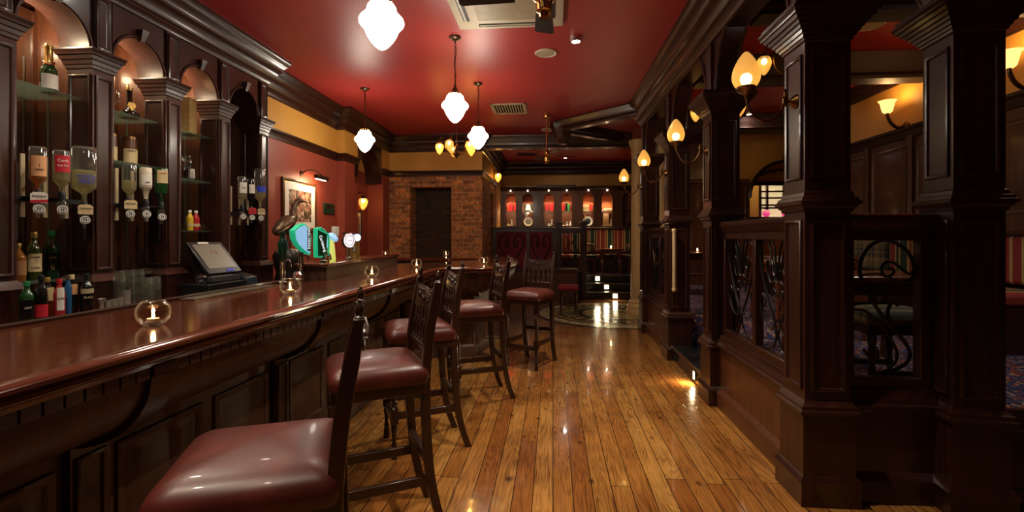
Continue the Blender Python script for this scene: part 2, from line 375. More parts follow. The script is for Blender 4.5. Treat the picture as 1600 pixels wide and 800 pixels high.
# ------------------------------------------------------------------ geometry helpers
class B:
    def __init__(s): s.bm = bmesh.new()
    def add(s, vs, fs, m=None):
        vv = [s.bm.verts.new((m @ Vector(v)) if m is not None else v) for v in vs]
        for f in fs:
            try: s.bm.faces.new([vv[i] for i in f])
            except ValueError: pass
        return s
    def box(s, x0, x1, y0, y1, z0, z1, m=None):
        vs = [(x, y, z) for z in (z0, z1) for y in (y0, y1) for x in (x0, x1)]
        return s.add(vs, [(0, 2, 3, 1), (4, 5, 7, 6), (0, 1, 5, 4), (2, 6, 7, 3), (0, 4, 6, 2), (1, 3, 7, 5)], m)
    def lathe(s, prof, c=(0, 0, 0), seg=24, m=None, sx=1.0, sy=1.0):
        vs, fs, rows = [], [], []
        for (r, z) in prof:
            if r <= 1e-6:
                rows.append([len(vs)]); vs.append((c[0], c[1], c[2] + z))
            else:
                rows.append(list(range(len(vs), len(vs) + seg)))
                for k in range(seg):
                    t = 2 * PI * k / seg
                    vs.append((c[0] + r * sx * math.cos(t), c[1] + r * sy * math.sin(t), c[2] + z))
        for a, b in zip(rows, rows[1:]):
            for k in range(seg):
                k2 = (k + 1) % seg
                if len(a) == 1 and len(b) == 1: continue
                if len(a) == 1: fs.append((a[0], b[k2], b[k]))
                elif len(b) == 1: fs.append((a[k], a[k2], b[0]))
                else: fs.append((a[k], a[k2], b[k2], b[k]))
        return s.add(vs, fs, m)
    def tube(s, pts, r, seg=8, m=None, closed=False):
        pts = [Vector(p) for p in pts]; n = len(pts)
        rr = r if isinstance(r, (list, tuple)) else [r] * n
        vs, fs = [], []; up = None
        for i, p in enumerate(pts):
            if closed: d = pts[(i + 1) % n] - pts[i - 1]
            else: d = pts[min(i + 1, n - 1)] - pts[max(i - 1, 0)]
            d.normalize()
            if up is None:
                up = Vector((0, 0, 1)) if abs(d.z) < 0.9 else Vector((1, 0, 0))
            side = d.cross(up)
            if side.length < 1e-5: side = d.cross(Vector((0.3, 1, 0.2)))
            side.normalize(); up = side.cross(d).normalized()
            for k in range(seg):
                t = 2 * PI * k / seg
                vs.append(tuple(p + (side * math.cos(t) + up * math.sin(t)) * rr[i]))
        for i in range(n if closed else n - 1):
            a, b = i * seg, ((i + 1) % n) * seg
            for k in range(seg):
                k2 = (k + 1) % seg
                fs.append((a + k, a + k2, b + k2, b + k))
        if not closed:
            fs.append(tuple(range(seg))[::-1]); fs.append(tuple(range((n - 1) * seg, n * seg)))
        return s.add(vs, fs, m)
    def sqloft(s, prof, cx, cy, hx=0.0, hy=0.0, m=None):
        vs, fs = [], []
        for (z, o) in prof:
            a, b = hx + o, hy + o
            vs += [(cx - a, cy - b, z), (cx + a, cy - b, z), (cx + a, cy + b, z), (cx - a, cy + b, z)]
        for i in range(len(prof) - 1):
            for k in range(4):
                k2 = (k + 1) % 4
                fs.append((4 * i + k, 4 * i + k2, 4 * i + 4 + k2, 4 * i + 4 + k))
        fs.append((3, 2, 1, 0)); n = 4 * (len(prof) - 1); fs.append((n, n + 1, n + 2, n + 3))
        return s.add(vs, fs, m)
    def loft(s, loops, cap=True, m=None):
        n = len(loops[0]); vs = [p for l in loops for p in l]; fs = []
        for i in range(len(loops) - 1):
            for k in range(n):
                k2 = (k + 1) % n
                fs.append((n * i + k, n * i + k2, n * i + n + k2, n * i + n + k))
        if cap:
            fs.append(tuple(range(n))[::-1]); fs.append(tuple(range(n * (len(loops) - 1), n * len(loops))))
        return s.add(vs, fs, m)
    def rect(s, f, a0, a1, b0, b1, prof):
        loops = []
        for (i, h) in prof:
            loops.append([f(a0 + i, b0 + i, h), f(a1 - i, b0 + i, h), f(a1 - i, b1 - i, h), f(a0 + i, b1 - i, h)])
        n = len(loops); vs = [p for l in loops for p in l]; fs = []
        for i in range(n - 1):
            for k in range(4):
                k2 = (k + 1) % 4; fs.append((4 * i + k, 4 * i + k2, 4 * i + 4 + k2, 4 * i + 4 + k))
        fs.append((4 * n - 4, 4 * n - 3, 4 * n - 2, 4 * n - 1))
        return s.add(vs, fs)
    def prism(s, poly, z0, z1, m=None):
        n = len(poly); vs = [(x, y, z0) for x, y in poly] + [(x, y, z1) for x, y in poly]
        fs = [tuple(range(n))[::-1], tuple(range(n, 2 * n))] + [(k, (k + 1) % n, n + (k + 1) % n, n + k) for k in range(n)]
        return s.add(vs, fs, m)
    def mould(s, path, prof, closed=False, side=1):
        # path in plan, profile (out, z); out is to the left of the path when side = 1
        P = [Vector((p[0], p[1])) for p in path]; n = len(P); loops = []
        for i in range(n):
            if closed or 0 < i < n - 1:
                d1 = (P[i] - P[i - 1]).normalized(); d2 = (P[(i + 1) % n] - P[i]).normalized()
            elif i == 0: d1 = d2 = (P[1] - P[0]).normalized()
            else: d1 = d2 = (P[-1] - P[-2]).normalized()
            n1 = Vector((-d1.y, d1.x)) * side; n2 = Vector((-d2.y, d2.x)) * side
            mt = (n1 + n2); mt = mt / max(mt.dot(n1), 0.3)
            loops.append([(P[i].x + mt.x * o, P[i].y + mt.y * o, z) for (o, z) in prof])
        if closed: loops.append(loops[0])
        return s.loft(loops, cap=not closed)
    def arch(s, y0, y1, zs, zt, x0, x1, n=18, swap=False):
        # slab with a round-headed opening; opening spans y0..y1, springs at zs
        cy, r = (y0 + y1) / 2, (y1 - y0) / 2
        pts = [(cy - r * math.cos(PI * k / n), zs + r * math.sin(PI * k / n)) for k in range(n + 1)]
        vs, fs = [], []
        for (y, z) in pts:
            for x in (x0, x1):
                vs.append((x, y, z)); vs.append((x, y, zt))
        if swap: vs = [(y, x, z) for (x, y, z) in vs]
        for k in range(n):
            a, b = 4 * k, 4 * k + 4
            fs += [(a, b, b + 1, a + 1), (a + 2, a + 3, b + 3, b + 2), (a, a + 2, b + 2, b), (a + 1, b + 1, b + 3, a + 3)]
        fs += [(0, 1, 3, 2), (4 * n, 4 * n + 2, 4 * n + 3, 4 * n + 1)]
        return s.add(vs, fs)

def smooth(pts, n=6, closed=False):
    P = [Vector(p) for p in pts]; out = []; N = len(P)
    rng = N if closed else N - 1
    for i in range(rng):
        p1, p2 = P[i], P[(i + 1) % N]
        p0 = P[i - 1] if (closed or i > 0) else p1; p3 = P[(i + 2) % N] if (closed or i + 2 < N) else p2
        for k in range(n):
            t = k / n
            out.append(0.5 * ((2 * p1) + (p2 - p0) * t + (2 * p0 - 5 * p1 + 4 * p2 - p3) * t * t + (3 * p1 - p0 - 3 * p2 + p3) * t ** 3))
    if not closed: out.append(P[-1])
    return out

def obj(name, b, mat, parent=None, bev=0.0, flat=False, world=True):
    bm = b.bm
    bmesh.ops.recalc_face_normals(bm, faces=bm.faces[:])
    if parent is not None and world:
        bmesh.ops.translate(bm, verts=bm.verts[:], vec=-Vector(parent['_o']))
    me = bpy.data.meshes.new(name); bm.to_mesh(me); bm.free()
    if not flat:
        me.shade_smooth(); me.set_sharp_from_angle(angle=R(38))
    me.materials.append(mat)
    o = bpy.data.objects.new(name, me); C.objects.link(o)
    if parent is not None: o.parent = parent
    o['_o'] = parent['_o'] if parent is not None else (0.0, 0.0, 0.0)
    if bev:
        md = o.modifiers.new('bevel', 'BEVEL'); md.width = bev; md.segments = 2; md.limit_method = 'ANGLE'; md.angle_limit = R(40)
    return o

def tag(o, label, cat, group=None):
    o['label'] = label; o['category'] = cat
    if group: o['group'] = group
    return o

def thing(name, label, cat, loc=(0, 0, 0), group=None):
    o = bpy.data.objects.new(name, None); C.objects.link(o); o.location = loc; o['_o'] = tuple(float(v) for v in loc)
    o.empty_display_size = 0.1
    return tag(o, label, cat, group)

def struct(name, b, mat, **kw):
    o = obj(name, b, mat, **kw); o['kind'] = 'structure'; return o

def dup(root, loc, rot=None, label=None, group=None, scale=None):
    r = root.copy(); C.objects.link(r); r.location = loc
    if rot is not None: r.rotation_euler = rot
    if scale is not None: r.scale = (scale,) * 3
    if label: r['label'] = label
    if group: r['group'] = group
    for ch in list(root.children):
        if ch.type == 'LIGHT': pass
        c = ch.copy(); C.objects.link(c); c.parent = r
        for g in list(ch.children):
            d = g.copy(); C.objects.link(d); d.parent = c
    return r

def lamp(name, kind, loc, power, color, parent=None, rot=None, **kw):
    d = bpy.data.lights.new(name, kind); d.energy = power; d.color = color
    for k, v in kw.items(): setattr(d, k, v)
    o = bpy.data.objects.new(name, d); C.objects.link(o)
    o.location = loc
    if rot: o.rotation_euler = rot
    if parent is not None:
        o.parent = parent; o.location = Vector(loc) - Vector(parent['_o'])
    return o

def text_mesh(name, body, size, m, mat, parent, extrude=0.0006, wrap=0.0):
    cu = bpy.data.curves.new('t', 'FONT'); cu.body = body; cu.size = size; cu.align_x = 'CENTER'; cu.align_y = 'CENTER'; cu.extrude = extrude
    to = bpy.data.objects.new('t', cu); C.objects.link(to)
    bpy.context.view_layer.update()
    me = bpy.data.meshes.new_from_object(to.evaluated_get(bpy.context.evaluated_depsgraph_get()))
    bpy.data.objects.remove(to); bpy.data.curves.remove(cu)
    me.materials.clear(); me.materials.append(mat)
    if wrap:
        for v in me.vertices:
            a = v.co.x / wrap; v.co.x = wrap * math.sin(a); v.co.z -= wrap * (1 - math.cos(a))
    me.transform(m)
    if parent is not None: me.transform(Matrix.Translation(-Vector(parent['_o'])))
    o = bpy.data.objects.new(name, me); C.objects.link(o); o.parent = parent
    o['_o'] = parent['_o'] if parent is not None else (0.0, 0.0, 0.0)
    return o

def facing(loc, yaw, tilt=0.0, flip=False):
    # text standing upright at loc, its face turned to direction yaw (0 = towards -Y, positive turns towards +X)
    m = Matrix.Translation(loc) @ Matrix.Rotation(yaw, 4, 'Z') @ Matrix.Rotation(R(90) + tilt, 4, 'X')
    if flip: m = m @ Matrix.Rotation(PI, 4, 'Z')
    return m
RAISED = [(0.0, 0.0), (0.0, 0.012), (0.012, 0.017), (0.024, 0.013), (0.032, 0.002), (0.050, 0.002), (0.066, 0.010)]
SLIM = [(0.0, 0.0), (0.0, 0.010), (0.008, 0.013), (0.016, 0.009), (0.022, -0.004), (0.03, -0.004)]
CORNICE = [(0, 3.40), (0.25, 3.40), (0.25, 3.375), (0.235, 3.365), (0.225, 3.34), (0.20, 3.325), (0.17, 3.30), (0.15, 3.27), (0.15, 3.255), (0.125, 3.245), (0.105, 3.225), (0.085, 3.20), (0.075, 3.17), (0.055, 3.16), (0.055, 3.145), (0.03, 3.13), (0.02, 3.10), (0, 3.09)]

# ------------------------------------------------------------------ amber shade glass
def amber_glass():
    a = NT('amber shade glass')
    tr = a.add('ShaderNodeBsdfTransparent'); tr.inputs[0].default_value = (1.0, 0.74, 0.30, 1)
    a.set(Roughness=0.3)
    a.p.inputs['Base Color'].default_value = (0.75, 0.5, 0.14, 1)
    a.p.inputs['Emission Color'].default_value = (1.0, 0.66, 0.20, 1)
    a.p.inputs['Emission Strength'].default_value = 0.26
    mx = a.add('ShaderNodeMixShader'); mx.inputs[0].default_value = 0.55
    a.link(tr.outputs[0], mx.inputs[1]); a.link(a.p.outputs[0], mx.inputs[2]); a.link(mx.outputs[0], a.out.inputs[0])
    return a.m
amber_egg = amber_glass()

# ------------------------------------------------------------------ the setting
CEIL = 3.40
struct('floor', B().box(-3.7, 4.3, -3.2, 11.0, -0.08, 0.0), floor_m)
struct('ceiling', B().box(-3.8, 5.4, -3.3, 13.4, CEIL, CEIL + 0.1), ceil_red)
struct('floor', B().box(2.02, 4.3, 2.74, 13.3, 0.0, 0.51).box(4.3, 5.4, 8.3, 13.3, 0.0, 0.51).box(1.50, 2.02, 5.70, 7.60, 0.0, 0.51).box(1.50, 2.02, 2.80, 4.42, 0.0, 0.51).box(-1.6, 2.02, 11.62, 13.3, 0.0, 0.51), carpet)
# mosaic rosette set into the boards before the far steps
poly = [(1.15 + 1.5 * math.cos(2 * PI * k / 64), 9.0 + 1.5 * math.sin(2 * PI * k / 64)) for k in range(64)]
struct('floor', B().prism(poly, 0.0005, 0.004), mosaic_m)

# left wall: red below the rail, mustard above
def banded(name, bx_low, bx_high):
    struct(name, bx_low, wall_red); struct(name, bx_high, wall_yel)
banded('wall_left', B().box(-3.55, -3.37, 5.05, 7.25, 0, 2.64).box(-3.55, -3.24, 7.25, 7.62, 0, 2.64).box(-3.75, -3.55, 7.62, 9.3, 0, 2.64).box(-3.55, -3.24, 8.95, 9.3, 0, 2.64).box(-3.55, -3.24, 7.62, 7.75, 0, 2.3),
       B().box(-3.55, -3.37, 5.05, 7.25, 2.64, 3.4).box(-3.55, -3.24, 7.25, 7.75, 2.64, 3.4).box(-3.75, -3.55, 7.62, 9.3, 2.64, 3.4).box(-3.55, -3.24, 8.85, 9.3, 2.64, 3.4))
struct('wall_left', B().box(-3.85, -3.62, -3.2, 5.05, 0, 3.4), mahog)
struct('trim_1', B().arch(7.75, 8.85, 2.42, 3.38, -3.54, -3.235, n=20), mahog_y)
RAIL = [(0, 2.72), (0.055, 2.72), (0.05, 2.70), (0.035, 2.69), (0.025, 2.665), (0.015, 2.64), (0.012, 2.61), (0, 2.605)]
struct('trim_2', B().mould([(-3.37, 5.10), (-3.37, 7.25), (-3.24, 7.25), (-3.24, 7.75)], RAIL, side=-1), mahog_y)
struct('trim_2', B().mould([(-3.24, 8.87), (-3.24, 9.30), (-1.38, 9.30), (-1.38, 11.6)], RAIL, side=-1), mahog_x)
struct('trim_3', B().mould([(-3.37, 5.10), (-3.37, 7.25), (-3.24, 7.25), (-3.24, 9.30), (-1.38, 9.30), (-1.38, 12.95), (2.6, 12.95)], [(o * 0.75, z) for o, z in CORNICE], side=-1), mahog_x)
struct('baseboard_left', B().box(-3.37, -3.345, 5.1, 7.25, 0, 0.2), mahog_y)

# brick chimney block with a tall dark opening, mustard band above
bk = B()
bk.box(-3.25, -2.82, 9.3, 9.75, 0, 2.66).box(-1.99, -1.38, 9.3, 9.75, 0, 2.66).box(-2.82, -1.99, 9.3, 9.75, 2.40, 2.66)
bk.box(-3.25, -1.38, 9.75, 10.4, 0, 2.66).box(-1.62, -1.38, 10.4, 10.62, 0, 2.66).box(-1.62, -1.38, 11.15, 11.6, 0, 2.66).box(-1.62, -1.38, 10.62, 11.15, 2.4, 2.66)
struct('wall_far', bk, brick_m)
# soldier course of upright bricks above the opening
sold = B()
for k in range(13):
    x = -2.86 + k * 0.072
    sold.box(x, x + 0.062, 9.288, 9.31, 2.405, 2.60)
struct('trim_4', sold, brick_m, bev=0.004)
struct('wall_far', B().box(-2.82, -1.99, 9.70, 9.74, 0, 2.4).box(-1.66, -1.60, 10.62, 11.15, 0, 2.4), shaded_brick)
struct('wall_far', B().box(-3.25, -1.38, 9.3, 11.6, 2.66, 3.4).box(-1.75, 2.7, 13.02, 13.2, 0.5, 3.4).box(-1.75, -1.38, 11.6, 13.05, 0, 3.4), wall_yel)

# beam across the room at the chimney line, and the V-shaped dropped beam by the cream column
BEAM = [(0, 3.39), (0.10, 3.39), (0.09, 3.35), (0.07, 3.32), (0.07, 3.28), (0.05, 3.25), (0.05, 3.20), (0, 3.185)]
def beam(name, a, b, wd=0.10, z0=3.12, prof=BEAM, mat=None):
    bb = B()
    d = (Vector(b) - Vector(a)).normalized(); nrm = Vector((-d.y, d.x))
    pl = [Vector(a) + nrm * wd, Vector(b) + nrm * wd, Vector(b) - nrm * wd, Vector(a) - nrm * wd]
    bb.prism([(p.x, p.y) for p in pl], z0 + 0.03, 3.39)
    sh = [(o, z - (3.12 - z0)) if z < 3.38 else (o, z) for o, z in prof]
    bb.mould([pl[0], pl[1]], sh, side=1); bb.mould([pl[3], pl[2]], sh, side=-1)
    return struct(name, bb, mat or mahog_x)
beam('trim_5', (-1.36, 9.45), (1.5, 9.45), 0.09, 3.12)
beam('trim_6', (1.38, 7.20), (0.16, 8.30), 0.07, 3.20)
beam('trim_6', (0.16, 8.42), (1.30, 9.40), 0.07, 3.20)
crn = B(); crn.lathe([(0.0, 3.02), (0.07, 3.02), (0.10, 3.06), (0.13, 3.14), (0.17, 3.24), (0.22, 3.34), (0.22, 3.385), (0.0, 3.385)], (0.16, 8.36, 0), 8)
struct('trim_7', crn, mahog)

# right room
struct('wall_right', B().box(4.1, 4.3, -3.2, 8.5, 2.66, 3.4), wall_yel)
wp = B().box(4.1, 4.3, -3.2, 8.5, 0.5, 2.66)
yy = -0.2
while yy < 7.8:
    wp.rect(lambda a, b, h: (4.1 - h, a, b), yy + 0.07, yy + 0.68, 0.75, 1.45, RAISED)
    wp.rect(lambda a, b, h: (4.1 - h, a, b), yy + 0.07, yy + 0.68, 1.62, 2.48, RAISED)
    wp.box(4.07, 4.1, yy - 0.05, yy + 0.03, 0.51, 2.58)
    yy += 0.76
struct('wall_right', wp, wall_panel)
struct('trim_8', B().mould([(4.1, -1.0), (4.1, 8.5)], [(0, 2.69), (0.07, 2.69), (0.065, 2.66), (0.045, 2.645), (0.03, 2.61), (0.02, 2.57), (0, 2.56)], side=1), mahog_y)
struct('trim_9', B().mould([(4.1, -1.0), (4.1, 8.5)], [(o * 0.6, 3.40 - (3.40 - z) * .55) for o, z in CORNICE], side=1), mahog_y)
for y0 in (3.95, 5.6, 8.2):
    beam('trim_10', (1.6, y0), (4.08, y0), 0.11, 3.10, mat=beam_wood)
# far end of the right room: arched mustard wall with a lit window behind
struct('wall_far', B().box(2.2, 2.95, 9.3, 9.45, 0.5, 3.4).rect(lambda a, b, h: (a, 9.3 - h, b), 2.24, 2.45, .7, 2.5, RAISED).rect(lambda a, b, h: (a, 9.3 - h, b), 2.5, 2.9, .7, 2.5, RAISED).box(2.95, 3.655, 9.29, 9.45, .5, 2.5).rect(lambda a, b, h: (a, 9.29 - h, b), 3.0, 3.6, .7, 2.4, RAISED), mahog_red)
ews = B().arch(3.66, 4.98, 2.15, 3.1, 9.3, 9.45, n=20, swap=True).box(4.98, 5.08, 9.3, 9.45, .5, 3.1).box(2.95, 3.66, 9.3, 9.45, 2.5, 3.1).box(5.08, 5.3, 9.3, 9.45, 0.5, 3.4).box(2.95, 5.08, 9.3, 9.45, 3.1, 3.4).box(5.3, 5.4, 8.3, 10.7, 0.5, 3.4).box(4.3, 5.4, 8.3, 8.45, 0.5, 3.4)
struct('wall_far', ews, wall_yel)
ar = B()
tp = [(4.32 - 0.67 * math.cos(PI * k / 24), 9.285, 2.15 + 0.67 * math.sin(PI * k / 24)) for k in range(25)]
ar.tube(tp, 0.035, 6)
struct('trim_11', ar.box(4.25, 4.39, 9.25, 9.31, 2.77, 2.95), mahog_x)
struct('wall_far', B().box(2.5, 5.4, 10.6, 10.7, 2.55, 3.4).box(2.5, 5.4, 10.6, 10.7, 0.5, 1.70).box(2.5, 4.36, 10.6, 10.7, 1.70, 2.55), wall_yel)
struct('wall_far', B().box(3.5, 5.3, 9.75, 9.8, 2.50, 3.2), wall_yel)
struct('trim_11', B().box(3.5, 5.3, 9.70, 9.80, 2.42, 2.50), mahog_x)
tp2 = [(4.5 - 0.60 * math.cos(PI * k / 24), 9.72, 2.50 + 0.22 * math.sin(PI * k / 24)) for k in range(25)]
struct('trim_11', B().tube(tp2, 0.03, 6), mahog_x)
wn = struct('window_1', B().box(4.36, 5.3, 10.62, 10.64, 1.70, 2.55), window_glow)
fr = B()
for x in (4.38, 4.52, 4.86, 5.2): fr.box(x - 0.02, x + 0.02, 10.57, 10.62, 1.70, 2.55)
for z in (1.72, 2.03, 2.09, 2.24, 2.38, 2.53): fr.box(4.36, 5.3, 10.57, 10.62, z - 0.018, z + 0.018)
obj('window_frame', fr, mahog_x, wn)

struct('trim_17', B().box(2.28, 4.1, 2.71, 2.74, 0.0, 0.52).rect(lambda a, b, h: (a, 2.71 - h, b), 2.34, 3.2, .08, .44, RAISED), mahog)
# room behind the camera
struct('wall_near', B().box(-3.8, 4.3, -3.3, -3.2, 0, 3.4), wall_red)

# marble steps up to the right room and far steps
stp = B().box(1.37, 1.68, 4.44, 5.65, 0.0, 0.17).box(1.66, 1.98, 4.44, 5.65, 0.0, 0.34)
struct('trim_12', stp, marble, bev=0.008)
struct('trim_12', B().box(1.355, 1.375, 4.44, 5.65, 0.145, 0.172), steel)
st2 = B().box(0.76, 2.0, 11.0, 11.32, 0.0, 0.17).box(0.76, 2.0, 11.30, 11.64, 0.0, 0.34).box(0.76, 2.0, 11.60, 11.66, 0.0, 0.515)
struct('trim_13', st2, marble, bev=0.008)
struct('trim_13', B().box(0.76, 2.0, 10.992, 11.002, 0.152, 0.168).box(0.76, 2.0, 11.292, 11.302, 0.322, 0.338).box(0.76, 2.0, 11.592, 11.602, 0.495, 0.512), steel)

# ------------------------------------------------------------------ aisle partition on the right
def column(x, y, label, half=0.115, rot=0.0, sconce=True):
    t = thing('column', label, 'column', (x, y, 0), 'square mahogany columns of the aisle partition')
    hx = hy = 0.0
    obj('plinth', B().sqloft([(0, .150), (.118, .150), (.128, .156), (.138, .150), (.150, .144), (.160, .134)], x, y), mahog, t)
    obj('dado_block', B().sqloft([(.158, .132), (.475, .132)], x, y), mahog, t)
    obj('dado_moulding', B().sqloft([(.47, .134), (.48, .150), (.498, .152), (.508, .142), (.525, .142), (.532, .130), (.555, .118)], x, y), mahog, t)
    sh = B().sqloft([(.55, half), (1.56, half)], x, y)
    su = B().sqloft([(1.66, half), (2.46, half)], x, y)
    for bb, z0, z1 in ((sh, .60, 1.51), (su, 1.73, 2.40)):
        i = 0.028
        bb.rect(lambda a, b, h: (a, y - half - h, b), x - half + i, x + half - i, z0, z1, SLIM)
        bb.rect(lambda a, b, h: (a, y + half + h, b), x - half + i, x + half - i, z0, z1, SLIM)
        bb.rect(lambda a, b, h: (x - half - h, a, b), y - half + i, y + half - i, z0, z1, SLIM)
        bb.rect(lambda a, b, h: (x + half + h, a, b), y - half + i, y + half - i, z0, z1, SLIM)
    obj('lower_shaft', sh, mahog, t); obj('upper_shaft', su, mahog, t)
    obj('waist_moulding', B().sqloft([(1.552, .114), (1.556, .125), (1.570, .127), (1.578, .138), (1.588, .141), (1.592, .151), (1.610, .152), (1.614, .143), (1.630, .139), (1.635, .128), (1.656, .124), (1.664, .114)], x, y), mahog, t)
    obj('capital', B().sqloft([(2.455, .116), (2.462, .124), (2.474, .126), (2.478, .133), (2.492, .137), (2.496, .145), (2.512, .150), (2.516, .158), (2.532, .164), (2.536, .173), (2.552, .180), (2.556, .190), (2.574, .198), (2.578, .208), (2.600, .215), (2.604, .219), (2.616, .219), (2.626, .205), (2.64, .205)], x, y), mahog, t)
    if rot:
        t.rotation_euler = (0, 0, rot)
    return t
CX = 1.45
CY = [2.79, 4.30, 5.78, 7.38]
column(CX, CY[0], 'nearest square mahogany column at the corner of the iron screens, with brass sconce')
column(CX, CY[1], 'second square mahogany column along the aisle, nearer one beside the marble steps')
column(CX, CY[2], 'third square mahogany column along the aisle, with brass grab handle')
column(CX, CY[3], 'farthest square mahogany column of the aisle row, beside the cream round column')
column(2.155, 2.73, 'square mahogany column at far right edge, right of the S-scroll screen', rot=R(-5))

def arch_panel(a0, a1, label, swap=False, c=CX, zt=3.14):
    t = thing('arch_panel', label, 'arch', (c, (a0 + a1) / 2, 2.62) if not swap else ((a0 + a1) / 2, c, 2.62))
    bb = B().arch(a0, a1, 2.60, zt, c - 0.075, c + 0.075, n=24, swap=swap)
    cy, r = (a0 + a1) / 2, (a1 - a0) / 2
    obj('spandrel', bb, mahog_red if False else mahog_y, t)
    for sgn in (-1, 1):
        vb = B()
        pts = [(c + sgn * 0.078, cy - (r + 0.012) * math.cos(PI * k / 24), 2.60 + (r + 0.012) * math.sin(PI * k / 24)) for k in range(25)]
        if swap: pts = [(p[1], p[0], p[2]) for p in pts]
        vb.tube(pts, 0.018, 6)
        obj('archivolt', vb, mahog_y, t)
    kb = B()
    loops = []
    for (z, hw, dp) in ((2.60 + r - 0.03, 0.025, 0.09), (2.60 + r + 0.05, 0.045, 0.115), (2.60 + r + 0.075, 0.05, 0.12), (2.60 + r + 0.08, 0.03, 0.09)):
        q = [(c - dp, cy - hw, z), (c + dp, cy - hw, z), (c + dp, cy + hw, z), (c - dp, cy + hw, z)]
        if swap: q = [(p[1], p[0], p[2]) for p in q]
        loops.append(q)
    obj('keystone', kb.loft(loops), mahog, t)
    return t
nm = ['first', 'second', 'third']
arch_panel(CY[0] + .115, CY[1] - .115, 'round wooden arch between the two nearest aisle columns')
arch_panel(CY[1] + .115, CY[2] - .115, 'round wooden arch over the marble steps')
arch_panel(CY[2] + .115, CY[3] - .115, 'round wooden arch farthest along the aisle, by the cream column')
arch_panel(CX + .115, 2.155 - .115, 'narrow wooden arch between corner column and right edge column', swap=True, c=2.75)
for k, y in enumerate(CY):
    p = B().box(CX - .075, CX + .075, y - .115, y + .115, 2.60, 3.14)
    for s2 in (-1, 1):
        p.rect(lambda a, b, h: (CX + s2 * (.075 + h), a, b), y - .06, y + .06, 2.66, 3.08, [(0, 0), (0, .03), (.012, .034), (.022, .022), (.03, .022)])
    struct('trim_14', p, mahog)
struct('trim_14', B().box(2.04, 2.27, 2.64, 2.83, 2.60, 3.14), mahog)
struct('trim_15', B().mould([(CX - .075, 7.55), (CX - .075, 2.62), (2.9, 2.62)], CORNICE, side=-1).box(CX - .075, CX + .075, 2.62, 7.55, 3.09, 3.39).box(CX, 2.9, 2.62, 2.83, 3.09, 3.39), mahog_y)
struct('trim_15', B().mould([(CX + .075, 2.84), (CX + .075, 7.55)], [(o * .5, z) for o, z in CORNICE], side=-1), mahog_y)

def scroll(pts, r=0.0075, n=8): return B().tube(smooth(pts, n), r, 6)
def spiral(cx, cz, r0, turns, a0, sgn=1, n=18):
    return [(cx + r0 * (1 - 0.85 * k / n) * math.cos(a0 + sgn * 2 * PI * turns * k / n), cz + r0 * (1 - 0.85 * k / n) * math.sin(a0 + sgn * 2 * PI * turns * k / n)) for k in range(n + 1)]
def lyre_grille(par, plane, a0, a1, z0, z1, axis):
    # wrought iron pane of mirrored scrolls: plane is the fixed coordinate, a runs along the screen
    ac, hw, H = (a0 + a1) / 2, (a1 - a0) / 2, z1 - z0
    to = (lambda a, z: (plane, a, z)) if axis == 'Y' else (lambda a, z: (a, plane, z))
    for sg in (-1, 1):
        f = lambda u, v: to(ac + sg * u * hw, z0 + v * H)
        big = [(0.30, 0.99), (0.62, 0.985), (0.86, 0.92), (0.90, 0.80), (0.72, 0.62), (0.42, 0.42), (0.16, 0.28), (0.05, 0.16), (0.22, 0.06), (0.48, 0.02), (0.8, 0.005)]
        obj('iron_scroll', B().tube(smooth([f(*p) for p in big], 6), 0.0085, 6), iron, par)
        heart = [(0.0, 0.62), (0.12, 0.66), (0.30, 0.86), (0.42, 0.97), (0.30, 1.0), (0.16, 0.93), (0.08, 0.80), (0.04, 0.66)]
        obj('iron_scroll', B().tube(smooth([f(*p) for p in heart], 6), 0.0075, 6), iron, par)
        curl = [(0.16, 0.64), (0.34, 0.62), (0.50, 0.70), (0.52, 0.80), (0.40, 0.82), (0.34, 0.74), (0.42, 0.71)]
        obj('iron_scroll', B().tube(smooth([f(*p) for p in curl], 6), 0.007, 6), iron, par)
        low = [(0.05, 0.30), (0.30, 0.20), (0.62, 0.24), (0.86, 0.34), (0.92, 0.44), (0.78, 0.50), (0.64, 0.44), (0.72, 0.38)]
        obj('iron_scroll', B().tube(smooth([f(*p) for p in low], 6), 0.007, 6), iron, par)
        mid = [(0.06, 0.50), (0.14, 0.56), (0.26, 0.56), (0.30, 0.49), (0.2, 0.46)]
        obj('iron_scroll', B().tube(smooth([f(*p) for p in mid], 6), 0.0065, 6), iron, par)

